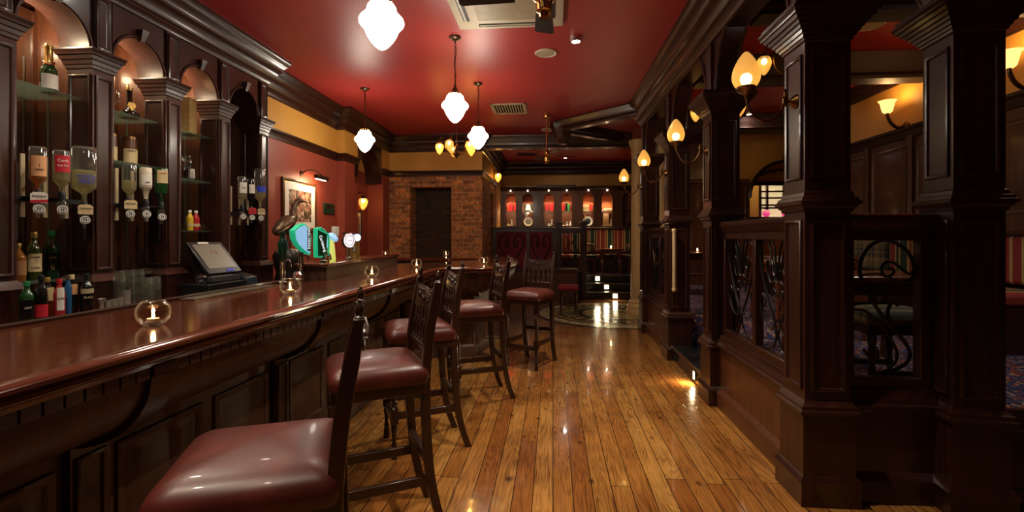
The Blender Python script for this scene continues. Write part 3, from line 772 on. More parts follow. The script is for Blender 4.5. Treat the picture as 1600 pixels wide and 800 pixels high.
def screen(a0, a1, label, panes=2, axis='Y', c=CX, style='lyre'):
    loc = (c, (a0 + a1) / 2, 0) if axis == 'Y' else ((a0 + a1) / 2, c, 0)
    t = thing('partition_screen', label, 'screen', loc)
    bx = (lambda b, u0, u1, d, z0, z1: b.box(c - d, c + d, u0, u1, z0, z1)) if axis == 'Y' else (lambda b, u0, u1, d, z0, z1: b.box(u0, u1, c - d, c + d, z0, z1))
    base = B(); bx(base, a0, a1, .055, 0.0, .50)
    for sg in (-1, 1):
        pr = [(.055, .0), (.085, .0), (.085, .115), (.080, .13), (.068, .14), (.060, .155), (.055, .16)]
        if axis == 'Y': base.mould([(c, a0), (c, a1)], pr, side=sg)
        else: base.mould([(a0, c), (a1, c)], pr, side=sg)
    obj('base_panel', base, mahog_red if axis == 'Y' else mahog, t)  # aisle lamplight put into the colour: redder wood there, darker on cross screens
    led = B()
    pr = [(0, .48), (.062, .48), (.070, .495), (.088, .51), (.088, .522), (.074, .53), (.070, .55), (.058, .565), (.052, .60), (0, .60)]
    for sg in (-1, 1):
        if axis == 'Y': led.mould([(c, a0), (c, a1)], pr, side=sg)
        else: led.mould([(a0, c), (a1, c)], pr, side=sg)
    obj('ledge_moulding', led, mahog_y, t)
    fr = B(); w = (a1 - a0); n = panes; st = 0.055
    bx(fr, a0, a1, .032, .585, .655)
    bx(fr, a0, a1, .032, 1.40, 1.47)
    for k in range(n + 1):
        u = a0 + (w - st) * k / n
        bx(fr, u, u + st, .030, .64, 1.42)
    obj('frame', fr, mahog, t, bev=0.006)
    cap = B(); pr = [(0, 1.455), (.040, 1.455), (.046, 1.48), (.058, 1.495), (.062, 1.515), (.062, 1.535), (.045, 1.545), (0, 1.545)]
    for sg in (-1, 1):
        if axis == 'Y': cap.mould([(c, a0), (c, a1)], pr, side=sg)
        else: cap.mould([(a0, c), (a1, c)], pr, side=sg)
    obj('top_rail', cap, mahog_y, t)
    for k in range(n):
        u0 = a0 + (w - st) * k / n + st; u1 = a0 + (w - st) * (k + 1) / n
        if style == 'lyre': lyre_grille(t, c, u0, u1, .655, 1.40, axis)
        else:
            W, H = u1 - u0, .745
            f = lambda u, v: (u0 + u * W, c, .655 + v * H)
            S = [(.60, .72), (.75, .70), (.92, .72), (.97, .80), (.86, .92), (.62, .995), (.40, .99), (.22, .92), (.13, .80), (.17, .70), (.32, .56), (.56, .40), (.80, .27), (.90, .18), (.84, .10), (.66, .05), (.48, .02)]
            obj('iron_scroll', B().tube(smooth([f(*p) for p in S], 7), 0.010, 8), iron, t)
            S2 = [(.97, .80), (.90, .755), (.76, .80), (.66, .835), (.54, .84), (.47, .80), (.50, .745), (.60, .74), (.66, .78), (.58, .80)]
            obj('iron_scroll', B().tube(smooth([f(*p) for p in S2], 7), 0.008, 8), iron, t)
            S3 = [(.02, .49), (.22, .48), (.44, .38), (.60, .28), (.70, .19), (.68, .11), (.55, .05), (.42, .02)]
            obj('iron_scroll', B().tube(smooth([f(*p) for p in S3], 7), 0.008, 8), iron, t)
            S4 = [(.36, .10), (.22, .17), (.20, .20), (.26, .15), (.40, .11), (.40, .20), (.27, .28), (.26, .34), (.32, .37)]
            obj('iron_scroll', B().tube(smooth([f(*p) for p in S4], 7), 0.007, 8), iron, t)
            S5 = [(.62, .40), (.56, .46), (.60, .53), (.68, .55), (.72, .52)]
            obj('iron_scroll', B().tube(smooth([f(*p) for p in S5], 7), 0.009, 8), iron, t)
            S6 = [(.15, .745), (.35, .755), (.50, .75)]
            obj('iron_scroll', B().tube(smooth([f(*p) for p in S6], 5), 0.006, 8), iron, t)
    return t
screen(CY[0] + .13, CY[1] - .13, 'two-pane wrought iron screen between the nearest aisle columns')
screen(CY[2] + .13, CY[3] - .13, 'far wrought iron screen beyond the brass grab handle', panes=2)
screen(CX + .13, 2.155 - .13, 'single-pane iron screen with one large S scroll, beside right edge column', panes=1, axis='X', c=2.79, style='S')

# brass grab handle on the third column
t = thing('grab_handle', 'upright brass grab handle on the third column by the steps', 'handle', (1.47, 5.62, 1.0))
obj('bar', B().tube([(1.375, 5.60, .83), (1.375, 5.60, 1.48)], .021, 12), satin_brass, t)
for z in (.82, 1.49):
    obj('bracket', B().lathe([(0, -.028), (.022, -.02), (.028, 0), (.022, .02), (0, .028)], (1.375, 5.60, z), 14).tube([(1.375, 5.60, z), (1.375, 5.662, z)], .013, 10), satin_brass, t)

# cream round columns
def cream_column(x, y, r, label):
    t = thing('round_column', label, 'column', (x, y, 0))
    obj('base', B().lathe([(0, 0), (r * 1.55, 0), (r * 1.55, .10), (r * 1.45, .12), (r * 1.5, .15), (r * 1.35, .19), (r * 1.2, .21), (r * 1.25, .24), (r * 1.05, .27), (r, .28)], (x, y, 0), 28), plaster, t)
    obj('shaft', B().lathe([(r, .27), (r * .88, 2.95)], (x, y, 0), 28), plaster, t)
    obj('capital', B().lathe([(r * .88, 2.92), (r * .98, 2.95), (r * .98, 2.98), (r * .9, 3.0), (r * 1.0, 3.06), (r * 1.25, 3.12), (r * 1.25, 3.18), (0, 3.18)], (x, y, 0), 28), plaster, t)
cream_column(1.56, 8.95, .14, 'cream plaster round column beside the mosaic floor')
cream_column(1.99, 9.0, .10, 'second cream round column glimpsed between the far mahogany columns')

# ------------------------------------------------------------------ bar counter
OUT = [(-1.29, -1.6), (-1.29, 5.16), (-1.20, 5.30), (-0.80, 5.34), (-0.66, 5.46), (-0.53, 6.2), (-0.515, 6.8), (-0.58, 7.5), (-0.78, 8.25), (-1.10, 8.55)]
INN = [(-3.22, 8.55), (-3.22, 7.55), (-1.30, 7.55), (-1.12, 7.35), (-1.12, 6.9), (-2.03, 5.85), (-2.03, -1.6)]
bar = thing('bar_counter', 'long lacquered red-brown timber bar with rounded front edge along the stools', 'bar', (-1.5, 2.5, 0))
obj('counter_top', B().prism(OUT + INN, 1.035, 1.08), bar_wood, bar)
NOSE = [(0, 1.08), (.018, 1.0795), (.032, 1.074), (.039, 1.064), (.038, 1.054), (.030, 1.047), (.022, 1.044), (.029, 1.037), (.030, 1.028), (.024, 1.020), (.008, 1.014), (0, 1.0)]
obj('nosing', B().mould(OUT, NOSE, side=-1), bar_wood, bar)
obj('back_lip', B().mould([(-2.03, 3.5), (-2.03, -1.6)], [(-.02, 1.07), (-.02, 1.092), (0, 1.096), (.018, 1.09), (.02, 1.04), (.0, 1.03)], side=-1), mahog_y, bar)
cove = [(-.015, 1.0), (-.015, .975)] + [(-.30 + .275 * math.cos(R(t)), .965 - .215 * math.sin(R(t))) for t in range(0, 91, 10)] + [(-.33, .745), (-.33, 1.0)]
obj('cove', B().mould(OUT, cove, side=-1), bar_panel, bar)
obj('front_panel', B().mould(OUT, [(-.30, .755), (-.285, .745), (-.285, .725), (-.30, .715), (-.30, .15), (-.285, .14), (-.27, .12), (-.27, 0), (-.34, 0), (-.34, .755)], side=-1), bar_panel, bar)
obj('inner_front', B().mould([(-3.2, 7.57), (-1.31, 7.57), (-1.14, 7.37), (-1.14, 6.92), (-2.05, 5.83), (-2.05, -1.6)], [(0, 0), (0, 1.035), (.03, 1.035), (.03, 0)], side=1), black_wood, bar)
den = B(); y = -0.2
while y < 5.15:
    den.box(-1.31, -1.294, y, y + .047, .962, .998); y += .055
obj('dentil_moulding', den, bar_panel, bar)
PIL = [0.35, 1.50, 2.65, 3.80, 4.95]
def corbel(c, sw):
    pr = [(0.0, 1.0), (0.0, .97)] + [(-.31 + .30 * math.cos(R(t)), .965 - .245 * math.sin(R(t))) for t in range(0, 91, 10)] + [(-.31, 1.0)]
    b = B(); lo = []
    for d in (-.05, .05):
        lo.append([(-1.285 + o, c + d, z) if not sw else (c + d, 5.318 - o, z) for o, z in pr])
    return b.loft(lo)
for y in PIL:
    obj('corbel', corbel(y, False), mahog, bar)
    p = B().box(-1.60, -1.56, y - .07, y + .07, .15, .73)
    p.rect(lambda a, b, h: (-1.56 + h, a, b), y - .055, y + .055, .20, .69, SLIM)
    obj('pilaster', p, mahog, bar)
for a, b2 in zip(PIL, PIL[1:]):
    n = 2; wd = (b2 - a - .14) / n
    for k in range(n):
        q = B().rect(lambda u, v, h: (-1.59 + h, u, v), a + .07 + wd * k + .05, a + .07 + wd * (k + 1) - .03, .22, .67, RAISED)
        obj('raised_panel', q, bar_panel, bar)
obj('corbel', corbel(-.90, True), mahog, bar)
for x0, x1 in ((-1.22, -.99), (-.81, -.62)):
    obj('raised_panel', B().rect(lambda u, v, h: (u, 5.625 - h, v), x0, x1, .22, .67, RAISED), bar_panel, bar)

# ------------------------------------------------------------------ back bar
bb = thing('back_bar', 'tall dark mahogany back bar with arched niches, pilasters and cornice', 'shelving', (-3.2, 2.5, 0))
YB = [1.85, 2.475, 3.10, 3.722, 4.345, 4.97]
obj('counter_top', B().box(-3.61, -2.78, -1.5, 5.16, .885, .93), bar_wood, bb, bev=.008)
cab = B().box(-3.60, -2.84, -1.5, 5.14, .02, .885)
obj('base_cabinet', cab, mahog_y, bb)
for y in YB:
    obj('pilaster', B().sqloft([(.93, .035), (1.10, .035), (1.115, .042), (1.135, .028), (1.15, .016), (1.165, 0), (2.565, 0), (2.572, .007), (2.592, .009), (2.597, .015), (2.622, .020), (2.628, .028), (2.652, .034), (2.658, .044), (2.684, .050), (2.688, .054), (2.698, .054), (2.70, .04)], -3.225, y, .095, .080)
        .rect(lambda a, b, h: (-3.13 + h, a, b), y - .062, y + .062, 1.19, 2.53, SLIM)
        .rect(lambda a, b, h: (a, y - .08 - h, b), -3.305, -3.145, 1.19, 2.53, SLIM), mahog, bb)
    obj('divider', B().box(-3.60, -3.315, y - .05, y + .05, .93, 3.05), mahog_red, bb)
    st = B()
    for s2 in (-1, 1): st.box(-3.50, -3.485, y + s2 * .052 - .003, y + s2 * .052 + .003, 1.2, 2.68)
    obj('shelf_strip', st, steel, bb)
for k, (a, b2) in enumerate(zip(YB, YB[1:])):
    y0, y1 = a + .085, b2 - .085
    obj('arch', B().arch(y0, y1, 2.70, 3.10, -3.37, -3.145, n=20), mahog_y, bb)
    cy, r = (y0 + y1) / 2, (y1 - y0) / 2
    pts = [(-3.142, cy - (r + .008) * math.cos(PI * q / 20), 2.70 + (r + .008) * math.sin(PI * q / 20)) for q in range(21)]
    obj('archivolt', B().tube(pts, .013, 6), mahog_y, bb)
    obj('keystone', B().loft([[(-3.15, cy - w1, z), (-3.15 + d, cy - w1, z), (-3.15 + d, cy + w1, z), (-3.15, cy + w1, z)] for z, w1, d in ((2.70 + r - .02, .016, .03), (2.70 + r + .05, .028, .055), (2.70 + r + .065, .032, .06), (2.70 + r + .07, .02, .04))]), mahog, bb)
    obj('mirror', B().box(-3.595, -3.585, a + .05, b2 - .05, 1.02, 2.98), mirror, bb)
    obj('niche_ledge', B().box(-3.60, -3.36, a + .05, b2 - .05, .93, 1.02), mahog_y, bb)
    obj('niche_stile', B().box(-3.585, -3.572, cy - .025, cy + .025, 1.02, 2.95).box(-3.585, -3.575, a + .05, a + .08, 1.02, 2.95).box(-3.585, -3.575, b2 - .08, b2 - .05, 1.02, 2.95), mahog_red, bb)
obj('frieze', B().box(-3.60, -3.37, -1.5, 5.055, 3.05, 3.39).box(-3.37, -3.16, -1.5, 5.055, 3.10, 3.39), mahog_y, bb)
for y in YB:
    s2 = B().box(-3.16, -3.135, y - .062, y + .062, 2.70, 3.10)
    s2.rect(lambda a, b, h: (-3.135 + h, a, b), y - .055, y + .055, 2.72, 3.08, [(0, 0), (0, .012), (.010, .016), (.018, .008), (.026, .002), (.034, .002)])
    obj('frieze_strip', s2, mahog, bb)
    obj('frieze_block', B().box(-3.37, -3.16, y - .085, y + .085, 2.70, 3.10), mahog_y, bb)
obj('cornice', B().mould([(-3.15, -1.5), (-3.15, 5.06), (-3.60, 5.06)], [(o * .72, z) for o, z in CORNICE], side=-1), mahog_y, bb)
obj('end_panel', B().box(-3.60, -3.32, 5.02, 5.06, .93, 3.1), mahog, bb)
SH = []
def shelf(k, z, lab=None):
    a, b2 = YB[k], YB[k + 1]
    o = obj('glass_shelf', B().box(-3.56, -3.20, a + .09, b2 - .09, z - .010, z), shelf_g, bb); SH.append(o)
shelf(1, 2.365); shelf(2, 2.35); shelf(2, 1.985); shelf(3, 2.35); shelf(3, 1.93); shelf(3, 1.475); shelf(1, 1.14); shelf(2, 1.14)
for k in (1, 2, 4):
    a, b2 = YB[k], YB[k + 1]
    obj('optic_rail', B().box(-3.17, -3.15, a + .06, b2 - .06, 1.635, 1.665).box(-3.175, -3.16, a + .1, a + .112, 1.40, 1.86).box(-3.175, -3.16, b2 - .112, b2 - .1, 1.40, 1.86), black_pl, bb)
    for dy in (-.17, -.04, .09):
        yc = (a + b2) / 2 + dy
        obj('bottle_bracket', B().box(-3.175, -3.165, yc - .012, yc + .012, 1.54, 1.92), grille_m, bb)
for k in (1, 2, 3):
    cy = (YB[k] + YB[k + 1]) / 2
    lamp('niche_light', 'POINT', (-3.42, cy, 2.80), L_NICHE, (1, .78, .5), bb, shadow_soft_size=.03)

# ------------------------------------------------------------------ bottles
def arc_label(b, r, z0, z1, yaw, half, c, n=10):
    vs, fs = [], []
    for k in range(n + 1):
        t = yaw - PI / 2 - half + 2 * half * k / n
        for rr in (r, r + .0012):
            for z in (z0, z1): vs.append((c[0] + rr * math.cos(t), c[1] + rr * math.sin(t), c[2] + z))
    for k in range(n):
        a, q = 4 * k, 4 * k + 4
        fs += [(a + 2, q + 2, q + 3, a + 3), (a, a + 1, q + 1, q), (a, q, q + 2, a + 2), (a + 1, a + 3, q + 3, q + 1)]
    fs += [(0, 2, 3, 1), (4 * n, 4 * n + 1, 4 * n + 3, 4 * n + 2)]
    return b.add(vs, fs)

def bottle(name, label, loc, h, r, glass, group=None, cap=black_pl, lab=None, lz=(.18, .55), yaw=R(62), txt=(), sh=.62, neck=.30, liq=None, cat='bottle', foil=None, half=1.1):
    t = thing(name, label, cat, loc, group)
    rn = r * neck + .003; c = loc
    obj('glass_body', B().lathe([(0, 0), (r * .9, 0), (r, .008), (r, h * sh), (r * .93, h * (sh + .05)), (r * .62, h * (sh + .13)), (rn * 1.15, h * (sh + .19)), (rn, h * (sh + .22)), (rn, h * .93), (0, h * .93)], c, 20), glass, t)
    if liq is not None:
        obj('liquid', B().lathe([(0, .004), (r * .86, .004), (r * .9, h * sh * .95), (0, h * sh * .95)], c, 18), liq, t)
    if foil is not None:
        obj('foil', B().lathe([(rn * 1.6, h * (sh + .145)), (rn * 1.2, h * (sh + .2)), (rn * 1.15, h * .90), (rn * 1.3, h * .92), (rn * 1.3, h * .965), (rn * 1.1, h), (0, h)], c, 16), foil, t)
    else:
        obj('cap', B().lathe([(0, h * .88), (rn * 1.18, h * .88), (rn * 1.22, h * .985), (rn * 1.1, h), (0, h)], c, 16), cap, t)
    if lab is not None:
        lb = obj('label', arc_label(B(), r + .0006, h * lz[0], h * lz[1], yaw, half, c), lab, t)
        for (s, zf, sz, ik) in txt:
            d = (math.sin(yaw), -math.cos(yaw))
            text_mesh('lettering', s, sz, facing((c[0] + d[0] * (r + .003), c[1] + d[1] * (r + .003), c[2] + h * zf), yaw), ik, lb, wrap=r + .003)
    return t

def optic(label, loc, h, r, glass, group, liq=None, fill=.8, lab=None, lz=(.25, .62), txt=(), yaw=R(58), tagm=None, tagtxt=None, tagband=None, half=.95, shoulder=.26, upside=False, ltxt_flip=False):
    # inverted spirit bottle on an optic measure; loc is the centre of the round badge
    t = thing('optic_bottle', label, 'bottle', loc, group)
    x, y, z = loc; d = (math.sin(yaw), -math.cos(yaw)); rn = .014
    zb = z + .095                       # mouth of the bottle
    obj('measure', B().lathe([(0, -.055), (.008, -.055), (.010, -.03), (.022, -.022), (.024, .045), (.018, .06), (.017, .095), (0, .095)], (x, y, z), 16), clear_g, t)
    obj('collar', B().lathe([(0, .055), (.019, .055), (.020, .10), (.016, .115), (0, .115)], (x, y, z), 16).box(x - .085, x + .0, y - .011, y + .011, z + .05, z + .075), black_pl, t)
    m = Matrix.Translation((x + d[0] * .026, y + d[1] * .026, z)) @ Matrix.Rotation(yaw, 4, 'Z') @ Matrix.Rotation(R(90), 4, 'X')
    bd = obj('badge', B().lathe([(0, -.004), (.026, -.004), (.027, 0), (.026, .004), (.0, .004)], (0, 0, 0), 24, m), ink_white, t)
    m2 = m @ Matrix.Translation((0, 0, .005))
    obj('badge_mark', B().tube([(m2 @ Vector((.019 * math.cos(2 * PI * k / 20), .019 * math.sin(2 * PI * k / 20), 0))) for k in range(20)], .0018, 5, closed=True).tube([m2 @ Vector((-.006, -.008, 0)), m2 @ Vector((-.006, .008, 0)), m2 @ Vector((.006, .006, 0)), m2 @ Vector((.004, -.009, 0))], .003, 5), ink, bd)
    obj('glass_body', B().lathe([(0, 0), (rn, 0), (rn, h * .16), (rn * 1.25, h * .2), (r * .62, h * (shoulder - .02)), (r * .9, h * (shoulder + .03)), (r, h * (shoulder + .08)), (r, h * .96), (r * .92, h), (r * .6, h * .99), (0, h * .985)], (x, y, zb), 22), glass, t)
    if liq is not None:
        q = .9
        obj('liquid', B().lathe([(0, .01), (rn * .8, .01), (rn * .8, h * .16), (rn, h * .2), (r * .55, h * (shoulder - .015)), (r * .82, h * (shoulder + .035)), (r * q, h * (shoulder + .085)), (r * q, h * fill), (0, h * fill)], (x, y, zb), 20), liq, t)
    if lab is not None:
        lb = obj('label', arc_label(B(), r + .0006, h * lz[0], h * lz[1], yaw, half, (x, y, zb)), lab, t)
        for (s, zf, sz, ik) in txt:
            text_mesh('lettering', s, sz, facing((x + d[0] * (r + .003), y + d[1] * (r + .003), zb + h * zf), yaw, flip=ltxt_flip), ik, lb, wrap=r + .003)
    if tagm is not None:
        m3 = Matrix.Translation((x + d[0] * .03, y + d[1] * .03, z + .066)) @ Matrix.Rotation(yaw, 4, 'Z')
        tg = obj('pourer_tag', B().prism([(-.038, -.030), (.038, -.030), (.038, .022), (.024, .034), (-.024, .034), (-.038, .022)], 0, .004, m3 @ Matrix.Rotation(R(90), 4, 'X')), tagm, t)
        if tagband is not None:
            obj('tag_band', B().prism([(-.038, -.030), (.038, -.026), (.038, -.008), (-.038, -.014)], .004, .005, m3 @ Matrix.Rotation(R(90), 4, 'X')), tagband, tg)
        if tagtxt:
            text_mesh('lettering', tagtxt, .019 if len(tagtxt) < 6 else .013, facing((x + d[0] * .036, y + d[1] * .036, z + .074), yaw), ink, tg)
    return t
XO = -3.06
G1 = 'upturned spirit bottles on optics'
optic('upturned whiskey bottle with tan label, leftmost optic beside the nearest pilaster', (XO, 2.612, 1.585), .275, .040, clear_g, G1, amber_liq, .72, paper_t, (.36, .80), (('J', .60, .020, ink), ('ADDY', .50, .015, ink)), tagm=paper_w, tagtxt='PADDY', tagband=ink_red)
optic('upturned clear bottle with red label, middle optic of the nearest niche', (XO, 2.75, 1.588), .275, .042, clear_g, G1, pale_liq, .75, ink_red, (.50, .88), (('Cork', .76, .026, ink_white), ('Dry Gin', .65, .018, ink_white)))
optic('large upturned clear bottle with blue lettering, right optic of the nearest niche', (XO, 2.895, 1.53), .38, .066, clear_g, G1, pale_liq, .60, None, tagm=paper_c, tagtxt='SMIRNOFF')
t_big = bpy.context.scene.objects['optic_bottle.002']
for s, zz, sz in (('LITRE', .41, .036), ('VODKA', .49, .032)):
    yw = R(58); text_mesh('lettering', s, sz, facing((XO + math.sin(yw) * .0685, 2.895 - math.cos(yw) * .0685, 1.53 + .095 + .38 * zz), yw, flip=True), ink_blue, t_big, wrap=.0685)
optic('upturned clear bottle with faint red print, left optic of the second niche', (XO, 3.232, 1.585), .265, .042, clear_g, G1, pale_liq, .55, None, tagm=paper_c, tagtxt='SMIRNOFF')
optic('upturned cream coconut spirit bottle, middle optic of the second niche', (XO, 3.372, 1.59), .255, .040, cream_liq, G1, None, lab=paper_w, lz=(.48, .8), txt=(('REEF', .56, .014, ink),), shoulder=.36)
optic('upturned green whiskey bottle with cream label, right optic of the second niche', (XO, 3.515, 1.575), .29, .043, green_gl, G1, None, lab=paper_c, lz=(.58, .93), txt=(('JAMESON', .84, .012, ink_red),), tagm=None)
optic('upturned clear bottle with white label, left optic of the dark far niche', (XO, 4.50, 1.62), .30, .040, clear_g, G1, pale_liq, .6, paper_w, (.45, .8), (('GIN', .62, .02, ink),))
optic('upturned slim bottle with red and white label, middle optic of the far niche', (XO, 4.64, 1.615), .30, .034, dark_gl, G1, None, lab=paper_w, lz=(.5, .8), tagm=ink_red, tagtxt='GIN')
optic('large upturned clear bottle, right optic of the dark far niche', (XO, 4.79, 1.615), .42, .056, clear_g, G1, pale_liq, .5, ink_blue, (.42, .56), tagm=paper_c, tagtxt='VODKA')

# bottles standing on the back counter by the nearest pilaster
G2 = 'bottles standing on the back counter'
ZC = .9305
bottle('spirit_bottle', 'short green gin bottle with dark label, leftmost on the back counter', (-3.0, 2.50, ZC), .235, .032, green_gl, G2, cap=green_pl, lab=dark_gl, lz=(.1, .55), txt=(('DRY', .36, .016, ink_white),))
bottle('spirit_bottle', 'black liqueur bottle with magenta label and black cap', (-2.985, 2.565, ZC), .265, .029, dark_gl, G2, lab=ink_red, lz=(.08, .36))
bottle('spirit_bottle', 'clear rose gin bottle with cream label, fourth of the front row', (-3.05, 2.655, ZC), .245, .030, thin_glass('rose glass', (.85, .6, .5)), G2, cap=gold_f, lab=paper_c, lz=(.42, .75), liq=amber_liq)
bottle('spirit_bottle', 'pink gin bottle with white oval label', (-2.975, 2.66, ZC), .235, .028, pink_gl, G2, cap=red_pl, lab=paper_w, lz=(.2, .78), txt=(('GIN', .5, .02, ink),), half=.6)
bottle('spirit_bottle', 'slim blue bottle with steel cap', (-3.0, 2.735, ZC), .25, .018, blue_gl, G2, cap=steel, sh=.68)
bottle('spirit_bottle', 'amber rum bottle with tan paper neck label', (-3.04, 2.795, ZC), .25, .028, dark_gl, G2, cap=paper_c, lab=paper_t, lz=(.5, .76))
bottle('spirit_bottle', 'square dark herb liqueur bottle, rightmost of the front row', (-2.985, 2.84, ZC), .255, .034, dark_gl, G2, cap=black_pl, lab=grille_m, lz=(.5, .62), txt=(('BUSH', .4, .02, paper_c),))
G3 = 'bottles on the low glass shelf of the first niche'
for q, (lab_, x_, y_, h_, r_, gl_, lb_, cp_, tx_) in enumerate([
    ('gold whiskey bottle with large cream label on the low shelf', -3.33, 2.82, .31, .035, olive_gl, paper_c, gold_f, (('JAMES', .48, .016, ink), ('CASK', .26, .018, ink))),
    ('tall green bottle with black label on the low shelf, right of the gold one', -3.33, 2.925, .32, .040, green_gl, dark_gl, green_pl, (('JAME', .44, .016, gold_f),)),
    ('squat amber bottle at the left end of the low shelf', -3.30, 2.70, .24, .038, amber_gl, paper_t, gold_f, ()),
    ('small gold-topped bottle at the back of the low shelf', -3.44, 2.77, .29, .04, olive_gl, paper_c, gold_f, ())]):
    bottle('spirit_bottle', lab_, (x_, y_, 1.1405), h_, r_, gl_, G3, cap=cp_, lab=lb_, txt=tx_)
# upper shelves
t = thing('gift_tin', 'tall gold gift tin at the left back of the low shelf', 'tin', (-3.44, 2.655, 1.1405))
obj('tin_body', B().box(-3.49, -3.40, 2.61, 2.70, 1.1405, 1.50), gold_f, t, bev=.004)
obj('lid', B().box(-3.492, -3.398, 2.608, 2.702, 1.501, 1.55), brass_dark, t, bev=.004)
bottle('champagne_bottle', 'green champagne bottle with gold foil and cream label on the top glass shelf', (-3.29, 2.875, 2.3655), .315, .045, green_gl, 'champagne bottles', lab=paper_w, lz=(.06, .36), sh=.42, foil=gold_f, neck=.34)
rib = B(); rib.tube([(-3.29 + .028 * math.cos(a), 2.875 + .028 * math.sin(a), 2.3655 + .315 * (.60 + .04 * math.sin(a * 2))) for a in [k * .3 for k in range(21)]], .004, 5)
obj('ribbon', rib, red_pl, bpy.context.scene.objects['champagne_bottle'])
bottle('champagne_bottle', 'green champagne bottle half hidden behind the nearest pilaster, top glass shelf', (-3.40, 2.66, 2.3655), .31, .045, green_gl, 'champagne bottles', lab=paper_c, lz=(.1, .36), sh=.42, foil=gold_f, neck=.34)

def wine_glass(label, loc, h=.19, r=.034):
    t = thing('wine_glass', label, 'glass', loc, 'stemmed glasses on the shelves')
    obj('bowl', B().lathe([(.004, h * .45), (r * .7, h * .52), (r, h * .68), (r * .95, h), (r * .90, h), (r * .94, h * .68), (r * .6, h * .54), (0, h * .47)], loc, 20), clear_g2, t)
    obj('stem', B().lathe([(0, h * .47), (.005, h * .45), (.0035, h * .3), (.004, .012), (r * .85, .004), (r * .87, 0), (0, 0)], loc, 20), clear_g2, t)
wine_glass('stemmed glass on the upper shelf beside the dark decanter', (-3.30, 3.365, 2.3505))
wine_glass('stemmed glass beside the round-label bottle, third niche', (-3.27, 4.03, 1.9305), .21, .04)
t = bottle('decanter', 'dark triangular cognac decanter with gold diamond badge, second niche', (-3.29, 3.475, 2.3505), .235, .068, dark_gl, sh=.10, neck=.24, cap=gold_f)
yw = R(55); m = Matrix.Translation((-3.29 + math.sin(yw) * .066, 3.475 - math.cos(yw) * .066, 2.3505 + .075)) @ Matrix.Rotation(yw, 4, 'Z') @ Matrix.Rotation(R(75), 4, 'X')
obj('gold_badge', B().prism([(0, -.04), (.028, 0), (.018, .03), (-.018, .03), (-.028, 0)], -.006, .006, m), gold_f, t)
for q, (lb, y_, x_) in enumerate((('tall whiskey tin with gold band and cream label, second niche', 3.505, -3.32), ('whiskey tin at the left end of the second niche middle shelf', 3.37, -3.36))):
    t = thing('whiskey_tin', lb, 'tin', (x_, y_, 1.9855), 'whiskey tins')
    obj('tin_body', B().lathe([(0, 0), (.052, 0), (.052, .21), (0, .21)], (x_, y_, 1.9855), 24), mahog_red, t)
    obj('lid', B().lathe([(.0525, .195), (.055, .197), (.055, .215), (.05, .219), (0, .219)], (x_, y_, 1.9855), 24), brass_dark, t)
    obj('label', arc_label(B(), .0528, .01, .12, R(60), 1.0, (x_, y_, 1.9855)), paper_c, t)
    if q == 0: text_mesh('lettering', 'JAMESON', .014, facing((-3.32 + math.sin(R(60)) * .0552, 3.505 - math.cos(R(60)) * .0552, 2.09), R(60)), ink, t)
t = thing('gift_box', 'upright tan wooden bottle box on the top shelf, third niche', 'box', (-3.31, 4.09, 2.3505))
obj('box_body', B().box(-.055, .055, -.055, .055, 0, .325, Matrix.Translation((-3.31, 4.09, 2.3505)) @ Matrix.Rotation(R(10), 4, 'Z')), plain('pale pine box', (.42, .27, .09), .5, 0, 0, .15, 20), t, bev=.003)
bottle('spirit_bottle', 'dark bottle with round silver label beside the stemmed glass, third niche', (-3.31, 4.125, 1.9305), .19, .045, dark_gl, cap=chrome, lab=steel, lz=(.12, .56), half=.7)
for lb, x_, y_, mt in (('small yellow mixer bottle on the lower shelf, third niche', -3.27, 4.075, yellow_pl), ('small red mixer bottle on the lower shelf, third niche', -3.27, 4.15, red_pl)):
    bottle('mixer_bottle', lb, (x_, y_, 1.4755), .185, .029, mt, 'small mixer bottles', cap=ink_white, lab=paper_c, lz=(.2, .35))
for q, (x_, y_) in enumerate(((-3.34, 4.09), (-3.22, 4.17))):
    t = thing('shot_glass', ['shot glass behind the yellow mixer bottle', 'shot glass at the right end of the mixer shelf'][q], 'glass', (x_, y_, 1.4755), 'shot glasses')
    obj('glass_wall', B().lathe([(0, 0), (.018, 0), (.023, .055), (.020, .055), (.016, .01), (0, .01)], (x_, y_, 1.4755), 16), clear_g2, t)
